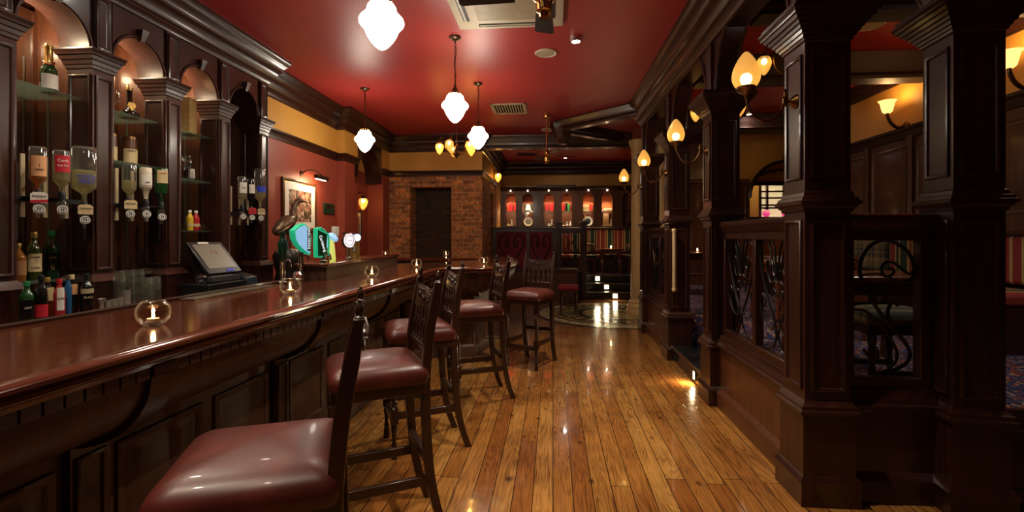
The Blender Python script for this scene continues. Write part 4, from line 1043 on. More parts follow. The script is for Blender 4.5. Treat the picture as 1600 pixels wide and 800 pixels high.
# tumblers stacked on the counter and steel jiggers
tp = None
pos = [(-3.02, 3.11), (-3.02, 3.19), (-3.02, 3.27), (-3.02, 3.35), (-3.09, 3.42), (-3.09, 3.50)]
names = ['leftmost', 'second', 'third', 'rightmost front', 'back left', 'back right']
for q, (x_, y_) in enumerate(pos):
    for lv in range(3 if q < 3 else 2):
        z_ = ZC + lv * .072
        lab_ = f'upturned tumbler, {["bottom", "middle", "top"][lv]} of the {names[q]} stack between pilaster and fishbowl candle'
        if tp is None:
            tp = thing('tumbler', lab_, 'glass', (x_, y_, z_), 'stacked tumblers')
            obj('glass_wall', B().lathe([(.037, 0), (.038, .004), (.031, .105), (.028, .110), (0, .110), (0, .1), (.027, .1), (.034, .004)], (x_, y_, z_), 18), tumbler_g, tp)
        else: dup(tp, (x_, y_, z_), label=lab_)
for q, (y_, h_, r_) in enumerate(((2.83, .095, .019), (2.875, .078, .017), (2.92, .08, .018), (2.965, .085, .018), (3.012, .125, .021))):
    t = thing('jigger', ['flared steel measure with hourglass waist, leftmost of the steel row', 'second steel measure from the left, shortest of the row', 'third steel measure from the left', 'fourth steel measure from the left, beside the tallest', 'tallest steel measure, right end of the row'][q], 'measure', (-2.87, y_, ZC), 'steel measures')
    prof = [(0, 0), (r_, 0), (r_ * .9, h_ * .5), (r_, h_), (r_ * .85, h_), (r_ * .8, h_ * .1), (0, h_ * .1)] if q else [(0, 0), (r_, 0), (r_ * .55, h_ * .6), (r_ * 1.15, h_), (r_ * 1.0, h_), (.004, h_ * .65), (0, h_ * .65)]
    obj('cup', B().lathe(prof, (-2.87, y_, ZC), 18), pewter, t)
# spirit till
t = thing('till', 'black touchscreen till with tilted screen on the back counter', 'till', (-3.0, 3.95, ZC))
obj('cash_drawer', B().box(-3.08, -2.82, 3.72, 4.22, ZC, ZC + .095), black_pl, t, bev=.006)
obj('printer', B().box(-3.0, -2.86, 3.83, 4.18, ZC + .097, ZC + .155), grille_m if False else plain('dark grey plastic', (.05, .045, .04), .4), t, bev=.01)
ms = Matrix.Translation((-2.985, 4.02, ZC + .31)) @ Matrix.Rotation(R(-7), 4, 'Z') @ Matrix.Rotation(R(49), 4, 'Y')
obj('screen_housing', B().box(-.18, .18, -.185, .185, -.03, 0, ms), black_pl, t, bev=.008)
obj('screen', B().box(-.145, .125, -.15, .15, .0005, .003, ms), screen_m, t)
obj('status_panel', B().box(.14, .165, .02, .10, .0005, .003, ms), ink_blue, t)
obj('sticker', B().box(-.172, -.152, -.08, .03, .0005, .003, ms), paper_w, t)
obj('stand', B().loft([[(-3.07, 3.88, ZC + .095), (-2.98, 3.88, ZC + .095), (-2.98, 4.15, ZC + .095), (-3.07, 4.15, ZC + .095)], [(-3.11, 3.90, ZC + .36), (-3.05, 3.90, ZC + .29), (-3.05, 4.12, ZC + .29), (-3.11, 4.12, ZC + .36)]]), black_pl, t)
text_mesh('lettering', 'P.S', .06, ms @ Matrix.Translation((-.05, .02, .0035)) @ Matrix.Rotation(R(90), 4, 'Z'), plain('dim red print', (.22, .07, .04), .5), t)
t = thing('card_machine', 'small blue-grey card machine to the right of the till', 'machine', (-2.92, 4.33, ZC))
obj('machine_body', B().loft([[(-3.0, 4.25, ZC), (-2.84, 4.25, ZC), (-2.84, 4.42, ZC), (-3.0, 4.42, ZC)], [(-3.0, 4.25, ZC + .15), (-2.85, 4.25, ZC + .11), (-2.85, 4.42, ZC + .11), (-3.0, 4.42, ZC + .15)]]), blue_pl, t, bev=.008)
obj('top_plate', B().loft([[(-2.98, 4.27, ZC + .146), (-2.87, 4.27, ZC + .1165), (-2.87, 4.40, ZC + .1165), (-2.98, 4.40, ZC + .146)], [(-2.98, 4.27, ZC + .150), (-2.87, 4.27, ZC + .1205), (-2.87, 4.40, ZC + .1205), (-2.98, 4.40, ZC + .150)]]), steel, t)
t = thing('crumpled_film', 'crumpled clear wrapper lying on the cash drawer left of the screen', 'wrapper', (-2.95, 3.755, ZC + .097))
cb = B(); rnd = random.Random(3)
bmesh.ops.create_icosphere(cb.bm, subdivisions=3, radius=.06)
for v in cb.bm.verts: v.co = Vector((v.co.x * .8, v.co.y * .85, max(v.co.z, -.045) * .8)) * (1 + rnd.uniform(-.22, .0)) + Vector((-2.92, 3.768, ZC + .135))
obj('film', cb, cello, t, flat=True)

# heron figure on a dark pedestal at the end of the back bar
t = thing('heron_statue', 'bronze heron figure looking right on a dark rounded pedestal', 'statue', (-2.87, 5.0, ZC))
hx, hy, hz = -2.87, 5.0, 1.29
obj('pedestal', B().lathe([(0, 0), (.13, 0), (.14, .04), (.12, .1), (.15, .2), (.16, .28), (.13, .34), (.08, .36), (0, .36)], (hx, hy, ZC), 24), black_wood, t)
# long axis of the bird runs towards +Y/-X
ax = Vector((.25, .97, 0)).normalized()
def hp(u, z): return Vector((hx, hy, 0)) + ax * u + Vector((0, 0, z))
body = B().tube(smooth([hp(-.20, 1.46), hp(-.12, 1.50), hp(-.03, 1.565), hp(.05, 1.62), hp(.075, 1.68), hp(.085, 1.745), hp(.115, 1.80), hp(.16, 1.825), hp(.20, 1.82)], 5),
    [.008] + [.03, .045, .055, .06] + [.072, .078, .082, .084, .084] + [.082, .08, .076, .07, .064] + [.056, .05, .044, .040, .036] + [.033, .031, .029, .027, .026] + [.025, .024, .024, .024, .025] + [.026, .028, .029, .030, .030] + [.030, .028, .025, .021, .016] + [.012], 12)
obj('bird_body', body, feather, t)
obj('beak', B().tube([hp(.20, 1.82), hp(.26, 1.816), hp(.33, 1.805)], [.013, .008, .002], 8), bronze, t)
obj('wing', B().tube(smooth([hp(-.22, 1.45) + Vector((.055, 0, 0)), hp(-.1, 1.52) + Vector((.07, 0, 0)), hp(.0, 1.59) + Vector((.06, 0, 0))], 5), [.004, .015, .022, .027, .03, .032, .032, .03, .027, .022, .012], 8), bronze, t)
for du in (-.015, .025):
    obj('leg', B().tube([hp(du, 1.55), hp(du + .01, 1.42), hp(du, 1.285)], [.02, .009, .011], 8), feather, t)

# plinth with the lit taps on the bar's rear edge
t = thing('tap_plinth', 'low wooden plinth under the lit beer taps on the bar', 'plinth', (-1.93, 4.5, 1.08))
def skew(y): return -1.755 - (y - 3.6) * .05
pb = B(); pl = [(skew(3.6), 3.6), (skew(5.6), 5.6), (skew(5.6) - .20, 5.6), (skew(3.6) - .24, 3.6)]
pb.prism(pl, 1.0805, 1.185)
obj('box', pb, bar_panel, t)
pl2 = [(skew(3.58) + .02, 3.575), (skew(5.62) + .02, 5.625), (skew(5.6) - .21, 5.625), (skew(3.6) - .25, 3.575)]
obj('top', B().prism(pl2, 1.185, 1.212), bar_wood, t, bev=.006)
ZT = 1.2122
def tap_base(t, x, y, z0, z1, r=.014):
    obj('tap_stem', B().lathe([(0, 0), (.03, 0), (.03, .012), (r, .02), (r, z1 - z0), (0, z1 - z0)], (x, y, z0), 16), chrome, t)
    obj('spout', B().tube(smooth([(x, y, z1 - .03), (x + .06, y - .02, z1 - .02), (x + .075, y - .025, z1 - .07)], 4), .008, 8), chrome, t)
def lens(t, x, y, z, hw, hh, yaw, face, rim, thick=.035, pts=None, shear=0):
    m = Matrix.Translation((x, y, z)) @ Matrix.Rotation(yaw, 4, 'Z') @ Matrix.Rotation(R(90), 4, 'X')
    P = pts or [(math.cos(2 * PI * k / 28), math.sin(2 * PI * k / 28)) for k in range(28)]
    P = [(a * hw, b * hh) for a, b in P]
    obj('lens_housing', B().prism(P, -thick, 0, m), rim, t, bev=.004)
    return obj('lens_face', B().prism([(a * .86, b * .88) for a, b in P], .0, .004, m), face, t), m
LEAF = [(0.25, 1), (.85, .55), (1, .1), (.95, -.35), (.9, -1), (.2, -.75), (-.55, -.35), (-.9, .05), (-1, .55), (-.4, .85)]
# 1: big green and pale blue leaf-shaped lens on its own chrome pillar
t = thing('beer_tap', 'large lit beer tap with pale blue leaf-shaped face, leftmost of the taps', 'tap', (-1.93, 3.54, 1.08), 'lit beer taps')
tap_base(t, -1.93, 3.54, 1.0805, 1.30, .02)
obj('drip_valve', B().lathe([(0, 0), (.03, .005), (.035, .03), (.02, .05), (0, .05)], (-1.90, 3.43, 1.11), 14), chrome, t)
f, m = lens(t, -1.92, 3.55, 1.40, .078, .125, R(66), tap_blue, tap_green, .06, LEAF)
for k, ch in enumerate('CARLSBERG'):
    text_mesh('lettering', ch, .026, m @ Matrix.Translation((.050, .078 - k * .0182, .0062)) @ Matrix.Rotation(R(-84), 4, 'Z'), tap_white, f)
obj('dark_band', B().prism([(.036, .085), (.064, .06), (.066, -.09), (.036, -.09)], .0038, .0055, m), plain('deep green enamel', (.005, .05, .03), .3), f)
# 2: green lens
t = thing('beer_tap', 'green lit beer tap with white script, second of the taps', 'tap', (-1.88, 3.80, ZT), 'lit beer taps')
tap_base(t, -1.88, 3.80, ZT, 1.30)
SQ = [(-.9, -1), (.75, -1), (.95, .2), (1, .6), (.6, .8), (-.2, 1), (-.95, .9), (-1, 0)]
f, m = lens(t, -1.88, 3.78, 1.375, .052, .125, R(66), plain('dark green tap face', (.01, .07, .03), .3), tap_green, .05, SQ)
text_mesh('lettering', 'Carlsberg', .036, m @ Matrix.Translation((.0, -.01, .005)) @ Matrix.Rotation(R(-70), 4, 'Z'), tap_white, f)
obj('edge_light', B().tube([m @ Vector(p) for p in ((.055, -.11, .006), (.06, .02, .006), (.05, .07, .006), (-.03, .10, .006))], .008, 6), tap_green, f)
# 3: lime tap, 4: slim red and white tap, 5: round tap, 6: gold tap
t = thing('beer_tap', 'lime green and blue lit tap with curved top, third of the taps', 'tap', (-1.90, 3.99, ZT), 'lit beer taps')
obj('tap_stem', B().tube(smooth([(-1.89, 3.99, ZT), (-1.90, 3.99, 1.32), (-1.91, 3.99, 1.40)], 5), [.026] * 11, 10), tap_lime, t)
obj('tap_head', B().tube(smooth([(-1.96, 4.01, 1.33), (-1.945, 4.005, 1.40), (-1.90, 3.99, 1.425), (-1.85, 3.975, 1.39)], 5), [.02, .024, .028, .03, .03, .03, .03, .032, .032, .032, .03, .028, .026, .024, .022, .02], 10), tap_blue, t)
t = thing('beer_tap', 'slim red and white tap handle, fourth of the taps', 'tap', (-1.985, 4.24, ZT), 'lit beer taps')
obj('handle', B().lathe([(0, 0), (.012, 0), (.014, .1), (.024, .2), (.032, .28), (.028, .30), (0, .30)], (-1.985, 4.24, ZT), 14), red_pl, t)
obj('handle_top', B().lathe([(.030, .215), (.0335, .285), (.029, .303), (0, .303)], (-1.985, 4.24, ZT), 14), paper_w, t)
t = thing('beer_tap', 'tap with round white lit badge and black handle, fifth of the taps', 'tap', (-1.92, 4.37, ZT), 'lit beer taps')
tap_base(t, -1.92, 4.37, ZT, 1.34)
obj('handle', B().tube([(-1.95, 4.38, 1.32), (-1.96, 4.385, 1.46)], [.022, .018], 12), black_pl, t)
f, m = lens(t, -1.90, 4.35, 1.385, .058, .072, R(42), tap_white, chrome, .05)
obj('badge_ring', B().tube([m @ Vector((.038 * math.cos(2 * PI * k / 24), .048 * math.sin(2 * PI * k / 24), .005)) for k in range(24)], .003, 5, closed=True), ink_red, f)
text_mesh('lettering', 'HARP', .022, m @ Matrix.Translation((0, 0, .005)), ink_red, f)
t = thing('beer_tap', 'gold tap pillar with blue lit cap, rightmost of the taps', 'tap', (-1.96, 4.62, ZT), 'lit beer taps')
obj('tap_stem', B().lathe([(0, 0), (.045, 0), (.045, .165), (0, .165)], (-1.96, 4.62, ZT), 18), gold_f, t)
obj('tap_head', B().lathe([(0, .166), (.055, .166), (.055, .225), (.045, .24), (0, .24)], (-1.96, 4.62, ZT), 18), plain('dark blue enamel', (.01, .03, .16), .3), t)
obj('badge', B().lathe([(0, -.003), (.036, -.003), (.036, .003), (0, .003)], (0, 0, 0), 20, Matrix.Translation((-1.92, 4.578, ZT + .2)) @ Matrix.Rotation(R(42), 4, 'Z') @ Matrix.Rotation(R(90), 4, 'X')), tap_white, t)
t = thing('beer_tap', 'unlit dark green tap handle on a chrome pillar, beside the heron', 'tap', (-1.955, 3.33, 1.08))
tap_base(t, -1.955, 3.33, 1.0805, 1.27, .018)
obj('handle', B().lathe([(0, 1.24), (.016, 1.24), (.026, 1.27), (.032, 1.34), (.034, 1.38), (.022, 1.40), (.016, 1.43), (.020, 1.455), (0, 1.465)], (-1.955, 3.33, 0), 16), plain('dark bottle green enamel', (.006, .035, .018), .25), t)
t = thing('drip_tray', 'narrow beaded chrome strip along the rear edge of the bar', 'tray', (-1.93, 2.85, 1.0805))
db = B().box(-1.99, -1.90, 2.40, 3.15, 1.0805, 1.088)
obj('tray', db, steel, t)
bd = B()
for k in range(34):
    for j in range(2):
        bd.lathe([(0, 0), (.010, .004), (.011, .012), (.006, .02), (0, .021)], (-1.965 + j * .035, 2.42 + k * .0215, 1.0882), 8)
obj('clear_beads', bd, clear_g2, t)
bpy.context.scene.objects['clear_beads']['kind'] = 'stuff'

# fishbowl candle holders
proto = None; tl = None
CAND = [((-1.53, 1.72), .058, 'fishbowl glass candle holder nearest the camera, left on the bar', 'tea light in the nearest fishbowl on the bar'),
        ((-1.55, 2.72), .056, 'fishbowl candle holder in front of the unlit tap, second along the bar', 'tea light in the second fishbowl along the bar'),
        ((-1.52, 3.93), .056, 'fishbowl candle holder right of the tap plinth corner', 'tea light in the fishbowl beside the tap plinth'),
        ((-1.50, 5.19), .056, 'fishbowl candle holder at the corner where the bar turns', 'tea light in the fishbowl where the bar turns'),
        ((-0.85, 5.88), .056, 'fishbowl candle holder on the short arm of the bar near the end stools', 'tea light in the fishbowl on the short arm'),
        ((-1.87, 8.30), .056, 'fishbowl candle holder on the far bar, before the dark brick opening', 'tea light in the fishbowl before the dark brick opening'),
        ((-3.00, 8.40), .056, 'fishbowl candle holder at the left end of the far bar', 'tea light in the fishbowl at the far bar left end')]
for (x_, y_), r_, lb, lb2 in CAND:
    z_ = 1.0805
    if proto is None:
        proto = thing('candle_holder', lb, 'candle holder', (x_, y_, z_), 'fishbowl candle holders')
        k = r_
        obj('glass_bowl', B().lathe([(0, .002), (k * .5, 0), (k * .62, .004), (k * .92, k * .45), (k, k * .85), (k * .93, k * 1.25), (k * .70, k * 1.55), (k * .64, k * 1.62), (k * .60, k * 1.60), (k * .66, k * 1.52), (k * .88, k * 1.23), (k * .95, k * .85), (k * .87, k * .48), (k * .55, .010), (0, .008)], (x_, y_, z_), 28), clear_g2, proto)
        tl = thing('tea_light', lb2, 'candle', (x_, y_, z_ + .012), 'tea lights burning in the fishbowls')
        obj('wax_cup', B().lathe([(0, 0), (.019, 0), (.020, .014), (.018, .015), (.017, .012), (0, .012)], (x_, y_, z_ + .012), 18), wax, tl)
        obj('flame', B().lathe([(0, .013), (.0035, .017), (.005, .024), (.0035, .034), (0, .044)], (x_, y_, z_ + .012), 10), flame_m, tl)
        lamp('candle_light', 'POINT', (x_, y_, z_ + .045), .35, (1, .6, .25), tl, shadow_soft_size=.006)
    else:
        dup(proto, (x_, y_, z_), label=lb); dup(tl, (x_, y_, z_ + .012), label=lb2)

# ------------------------------------------------------------------ bar stools (front faces -X, back posts at +X)
def make_stool(label):
    t = thing('bar_stool', label, 'bar stool', (0, 0, 0), 'carved leather bar stools along the bar')
    SW, SD = .205, .215                    # half width (Y), half depth (X)
    # seat frame
    fr = B()
    fr.box(-SD, SD - .01, -SW, -SW + .028, .688, .755).box(-SD, SD - .01, SW - .028, SW, .688, .755)
    fr.box(-SD, -SD + .028, -SW, SW, .688, .755).box(SD - .03, SD - .002, -SW + .02, SW - .02, .688, .755)
    obj('seat_rail', fr, stool_wood, t, bev=.004)
    # domed leather cushion
    b = B(); n = 14; loops = []
    def rr(hx, hy, rad, z):
        pts = []
        for (sx, sy, a0) in ((1, 1, 0), (-1, 1, 90), (-1, -1, 180), (1, -1, 270)):
            for k in range(5):
                a = R(a0 + 90 * k / 4)
                pts.append((sx * (hx - rad) + rad * math.cos(a), sy * (hy - rad) + rad * math.sin(a), z))
        return pts
    for z, sh in ((z0 + .033, s0) for z0, s0 in ((.700, -.004), (.705, .010), (.735, .016), (.758, .012), (.778, .0), (.793, -.022), (.804, -.052), (.812, -.095), (.816, -.145), (.820, -.18))):
        loops.append(rr(SD + sh - .004, SW + sh, max(.012, .045 + sh * .2) if sh > -.1 else .02, z))
    obj('seat', b.loft(loops), leather, t)
    nb = B()
    def nail(x, y, nx, ny):
        m = Matrix.Translation((x, y, .745)) @ Vector((nx, ny, 0)).to_track_quat('Z', 'Y').to_matrix().to_4x4()
        nb.lathe([(.0052, 0), (.0045, .0025), (0, .004)], (0, 0, 0), 6, m)
    k = -SD + .01
    while k < SD - .02:
        nail(k, -SW - .006, 0, -1); nail(k, SW + .006, 0, 1); k += .0145
    k = -SW + .01
    while k < SW - .01:
        nail(-SD - .003, k, -1, 0); k += .0145
    obj('nail_trim', nb, nail_m, t)['kind'] = 'stuff'
    # turned front legs
    PR = [(.019, 0), (.021, .004), (.021, .05), (.015, .075), (.019, .09), (.012, .105), (.015, .16), (.021, .20), (.014, .215), (.024, .228)]
    PU = [(.024, .318), (.014, .332), (.022, .35), (.015, .365), (.018, .42), (.022, .50), (.016, .545), (.022, .56), (.013, .575), (.022, .592), (.024, .60)]
    for s in (-1, 1):
        l = B(); px, py = -SD + .026, s * (SW - .026)
        l.lathe([(0, 0)] + PR + [(0, .228)], (px, py, 0), 14).lathe([(0, .318)] + PU + [(0, .60)], (px, py, 0), 14)
        l.box(px - .024, px + .024, py - .024, py + .024, .225, .32).box(px - .024, px + .024, py - .024, py + .024, .598, .735)
        obj('front_leg', l, stool_wood, t)
    # back posts: swept legs running up into the back
    side = [(.305, 0), (.262, .12), (.228, .28), (.212, .45), (.205, .62), (.205, .76), (.222, .95), (.252, 1.13), (.264, 1.205)]
    for s in (-1, 1):
        sp = smooth([(x, 0, z) for x, z in side], 4); lo = []
        py = s * (SW - .028)
        for i, p in enumerate(sp):
            w2, d2 = .019, .021
            if p.z > 1.1: d2, w2 = .018, .017
            if p.z > 1.17: d2, w2 = .015, .015
            lo.append([(p.x - d2, py - w2, p.z), (p.x + d2, py - w2, p.z), (p.x + d2, py + w2, p.z), (p.x - d2, py + w2, p.z)])
        obj('back_post', B().loft(lo), stool_wood, t, bev=.003)
        fx, fz = .262, 1.205
        obj('finial', B().lathe([(0, 0), (.0135, 0), (.0135, .005), (.009, .010), (.009, .013), (.0125, .019), (.013, .027), (.010, .037), (.006, .043), (.005, .047), (.0055, .050), (0, .054)], (fx + .004, py, fz - .002), 12), stool_wood, t)
    xb = lambda z: next((a[0] + (b2[0] - a[0]) * (z - a[1]) / (b2[1] - a[1]) for a, b2 in zip(side, side[1:]) if a[1] <= z <= b2[1]), .262)
    W = SW - .046
    # carved crest rail with scalloped top, lower rail, spindles
    cr = B(); lo = []
    for k in range(25):
        u = -1 + 2 * k / 24; zt = 1.168 - .030 * math.cos(u * PI / 2) + .005 * math.cos(u * 6 * PI)
        zb = 1.045 - .014 * math.cos(u * PI)
        bowx = .014 * (1 - u * u)
        lo.append([(xb(zb) - .013 + bowx, u * W, zb), (xb(zb) + .013 + bowx, u * W, zb), (xb(zt) + .013 + bowx, u * W, zt), (xb(zt) - .013 + bowx, u * W, zt)])
    obj('crest_rail', cr.loft(lo), stool_wood, t)
    cv = B()
    for sgn in (-1, 1):
        off = .016 * sgn
        for s in (-1, 1):
            for cy, cz, r0 in ((s * .095, 1.115, .022), (s * .045, 1.105, .018)):
                pts = [(xb(cz) + off + .014 * (1 - (cy / W) ** 2), cy + a, cz + b2) for a, b2 in [(p[0], p[1]) for p in spiral(0, 0, r0, 1.3, 0 if s > 0 else PI, s)]]
                cv.tube(pts, .0045, 5)
            cv.tube(smooth([(xb(1.14) + off + .01, s * .14, 1.155), (xb(1.14) + off + .016, s * .07, 1.145), (xb(1.14) + off + .018, 0, 1.150)], 4), .0045, 5)
        cv.lathe([(0, -.016), (.012, -.010), (.016, 0), (.012, .010), (0, .016)], (xb(1.11) + off + .012, 0, 1.108), 10)
    obj('carving', cv, stool_wood, t)
    lr = B().box(xb(.885) - .013, xb(.885) + .013, -W - .006, W + .006, .872, .902)
    obj('lower_back_rail', lr, stool_wood, t, bev=.004)
    for k in range(5):
        y = -W + W * 2 * (k + .5) / 5; z0, z1 = .898, 1.060; dz = z1 - z0
        m = Matrix.Translation((xb(z0), y, z0)) @ Vector((xb(z1) - xb(z0), 0, dz)).to_track_quat('Z', 'Y').to_matrix().to_4x4()
        obj('spindle', B().lathe([(.006, 0), (.012, .012), (.006, .024), (.009, .05), (.014, .078), (.008, .098), (.006, .104), (.011, .115), (.007, .126), (.010, .15), (.008, .168)], (0, 0, 0), 10, m), stool_wood, t)
    # stretchers
    zs = .272
    for s in (-1, 1):
        y = s * (SW - .027)
        obj('side_stretcher', B().box(-SD + .045, .214, y - .013, y + .013, zs - .022, zs + .022), stool_wood, t, bev=.003)
    obj('front_stretcher', B().box(-SD + .012, -SD + .040, -SW + .04, SW - .04, zs - .062, zs - .016), stool_wood, t, bev=.003)
    obj('rear_stretcher', B().box(.198, .226, -SW + .04, SW - .04, .35, .392), stool_wood, t, bev=.003)
    return t
s1 = make_stool('oxblood leather bar stool nearest the camera, cut off by the bottom edge')
for k, (x, y, th, lb) in enumerate([(-.82, 1.29, 22, None), (-.865, 2.28, 29, 'second bar stool from the camera, seat lit across its middle'),
                                    (-.925, 3.24, 27, 'third bar stool from the camera, two back finials against the bar edge'),
                                    (-.70, 4.25, 24, 'fourth bar stool from the camera, drawn a little out from the bar'),
                                    (-.26, 5.34, 66, 'fifth bar stool at the bar end, turned so its spindled back faces away')]):
    if k == 0: s1.location = (x, y, 0); s1.rotation_euler = (0, 0, R(th))
    else: dup(s1, (x, y, 0), (0, 0, R(th)), lb)

# ------------------------------------------------------------------ ceiling pendants
def make_pendant(label):
    t = thing('pendant_lamp', label, 'pendant lamp', (0, 0, 3.40), 'white opal pendant lamps')
    H = 0.0
    obj('ceiling_rose', B().lathe([(0, 3.36), (.02, 3.36), (.03, 3.375), (.055, 3.385), (.06, 3.399), (0, 3.399)], seg=20), bronze, t)
    ch = B(); z = 3.36; k = 0
    while z > 2.925:
        pts = [(.008 * math.cos(a) * (1 if k % 2 else 0), .008 * math.cos(a) * (0 if k % 2 else 1), z - .013 + .016 * math.sin(a)) for a in [2 * PI * q / 10 for q in range(10)]]
        ch.tube(pts, .0024, 5, closed=True); z -= .024; k += 1
    obj('chain', ch, bronze, t)
    obj('flex', B().tube(smooth([(.004, 0, 3.36), (.012, .004, 3.25), (-.006, -.004, 3.13), (.008, .003, 3.02), (0, 0, 2.92)], 5), .0035, 6), bronze, t)
    obj('gallery', B().lathe([(0, 2.93), (.008, 2.93), (.016, 2.915), (.010, 2.905), (.022, 2.89), (.030, 2.868), (.026, 2.86), (.055, 2.848), (.062, 2.835), (.06, 2.82), (0, 2.82)], seg=20), bronze, t)
    cr = B()
    for q in range(12):
        a = 2 * PI * q / 12; cr.lathe([(0, 0), (.006, .004), (.007, .012), (0, .022)], (.058 * math.cos(a), .058 * math.sin(a), 2.835), 8)
    obj('crown_beads', cr, brass, t)
    obj('shade', B().lathe([(0, 2.835), (.050, 2.833), (.072, 2.822), (.084, 2.803), (.089, 2.780), (.094, 2.768), (.110, 2.752), (.126, 2.736), (.133, 2.718), (.129, 2.702), (.114, 2.686), (.104, 2.676), (.098, 2.660), (.086, 2.632), (.066, 2.600), (.044, 2.574), (.024, 2.557), (.010, 2.550), (0, 2.549)], seg=32), opal, t)
    return t
p0 = make_pendant('lit white pendant lamp nearest the camera, over the till end of the bar')
for k, (x, y, lb) in enumerate([(-1.03, 2.82, None), (-.967, 4.69, 'lit white pendant lamp second in the row, left of the ceiling cassette corner'), (-.962, 6.13, 'lit white pendant lamp farthest in the aisle row, before the chandelier'), (-2.50, 6.21, 'lit white pendant lamp hanging alone at left, before the arched wall recess')]):
    if k == 0: p0.location = (x, y, 3.4); p0['_o'] = (0, 0, 3.4)
    else: dup(p0, (x, y, 3.4), label=lb)

# egg shade used by sconces and chandeliers (bottom of the egg at 0, opening down)
EGG = [(.020, 0), (.034, .003), (.046, .010), (.056, .021), (.064, .037), (.069, .055), (.070, .072), (.067, .092), (.061, .112), (.052, .133), (.041, .154), (.029, .173), (.017, .188), (.008, .195), (0, .198)]
def egg_shade(t, c, up=True, k=1.0):
    m = Matrix.Translation(c) @ (Matrix.Identity(4) if up else Matrix.Rotation(PI, 4, 'X'))
    sh = obj('shade', B().lathe([(r * k, z * k) for r, z in EGG], (0, 0, 0), 32, m), amber_egg, t)
    obj('bulb', B().lathe([(0, .018 * k), (.014 * k, .022 * k), (.025 * k, .034 * k), (.030 * k, .052 * k), (.027 * k, .068 * k), (.017 * k, .080 * k), (0, .084 * k)], (0, 0, 0), 18, m), bulb_m, sh)
    obj('gallery', B().lathe([(0, -.045 * k), (.008 * k, -.045 * k), (.012 * k, -.03 * k), (.022 * k, -.022 * k), (.04 * k, -.012 * k), (.050 * k, .0), (.048 * k, .012 * k), (0, .004 * k)], (0, 0, 0), 18, m), brass_dark, t)

def sconce(x, y, label):
    z = 2.165
    t = thing('wall_sconce', label, 'wall lamp', (x, y, z), 'amber egg sconces on the aisle columns')
    obj('backplate', B().lathe([(0, 0), (.038, 0), (.040, .006), (.032, .016), (.018, .028), (.012, .04), (0, .044)], (0, 0, 0), 22, Matrix.Translation((x, y, z)) @ Matrix.Rotation(R(-90), 4, 'Y')), brass_dark, t)
    obj('knuckle', B().lathe([(0, -.035), (.008, -.03), (.014, -.016), (.011, 0), (.016, .014), (.008, .03), (.006, .048), (.009, .056), (0, .066)], (x - .058, y, z + .008), 14), brass_dark, t)
    ex, ez = x - .265, z + .075
    obj('arm', B().tube(smooth([(x - .03, y, z), (x - .06, y, z - .005), (x - .085, y, z - .055), (x - .14, y, z - .105), (x - .21, y, z - .085), (x - .252, y, z - .02), (ex, y, ez - .03)], 5), .0075, 8).tube(smooth([(x - .13, y, z - .10), (x - .165, y, z - .085), (x - .18, y, z - .115)], 4), .004, 6), brass_dark, t)
    egg_shade(t, (ex, y, ez), True, 1.06)
    lamp('sconce_bulb', 'POINT', (ex, y, ez + .05), L_EGG_PT, (1, .66, .28), t, shadow_soft_size=.025)
sconce(1.335, CY[0] - .02, 'amber egg sconce on the nearest aisle column')
sconce(1.335, CY[1], 'amber egg sconce on the second aisle column')
sconce(1.335, CY[2], 'amber egg sconce on the third aisle column')
sconce(1.335, CY[3], 'amber egg sconce on the farthest aisle column')

def chandelier(x, y, z, label, rot, n=5, rad=.27, zrose=3.4, pw=1.0):
    t = thing('chandelier', label, 'chandelier', (x, y, z), 'brass chandeliers with amber shades')
    obj('stem', B().tube([(x, y, zrose - .002), (x, y, z)], .008, 8), brass_dark, t)
    obj('ceiling_rose', B().lathe([(0, zrose - .05), (.02, zrose - .045), (.06, zrose - .015), (.065, zrose - .001), (0, zrose - .001)], (x, y, 0), 20), brass_dark, t)
    obj('body', B().lathe([(0, -.14), (.008, -.13), (.012, -.11), (.03, -.095), (.055, -.075), (.06, -.06), (.03, -.045), (.02, -.02), (.035, .0), (.02, .03), (.012, .08), (.02, .10), (0, .12)], (x, y, z), 20), bronze, t)
    for k in range(n):
        a = rot + 2 * PI * k / n; u = Vector((math.cos(a), math.sin(a), 0)); P = Vector((x, y, z))
        obj('arm', B().tube(smooth([P + u * .03 + Vector((0, 0, -.02)), P + u * .10 + Vector((0, 0, -.06)), P + u * .17 + Vector((0, 0, .02)), P + u * (rad * .72) + Vector((0, 0, .17)), P + u * (rad * .88) + Vector((0, 0, .205)), P + u * rad + Vector((0, 0, .165))], 5), .006, 7), brass_dark, t)
        c = P + u * rad + Vector((0, 0, .115))
        egg_shade(t, tuple(c), False, .92)
        if k % 2 == 0: lamp('chandelier_bulb', 'POINT', tuple(c - Vector((0, 0, .06))), L_EGG_PT * pw, (1, .66, .28), t, shadow_soft_size=.03)
chandelier(-1.52, 7.5, 2.79, 'brass chandelier with amber shades before the brick chimney', R(41), pw=2.4)
chandelier(2.27, 4.75, 3.02, 'brass chandelier glimpsed behind the nearest aisle sconce', R(180), n=3, pw=.1)
chandelier(2.08, 6.25, 2.95, 'brass chandelier farther back in the right room, seen through the second arch', R(170), pw=.15)

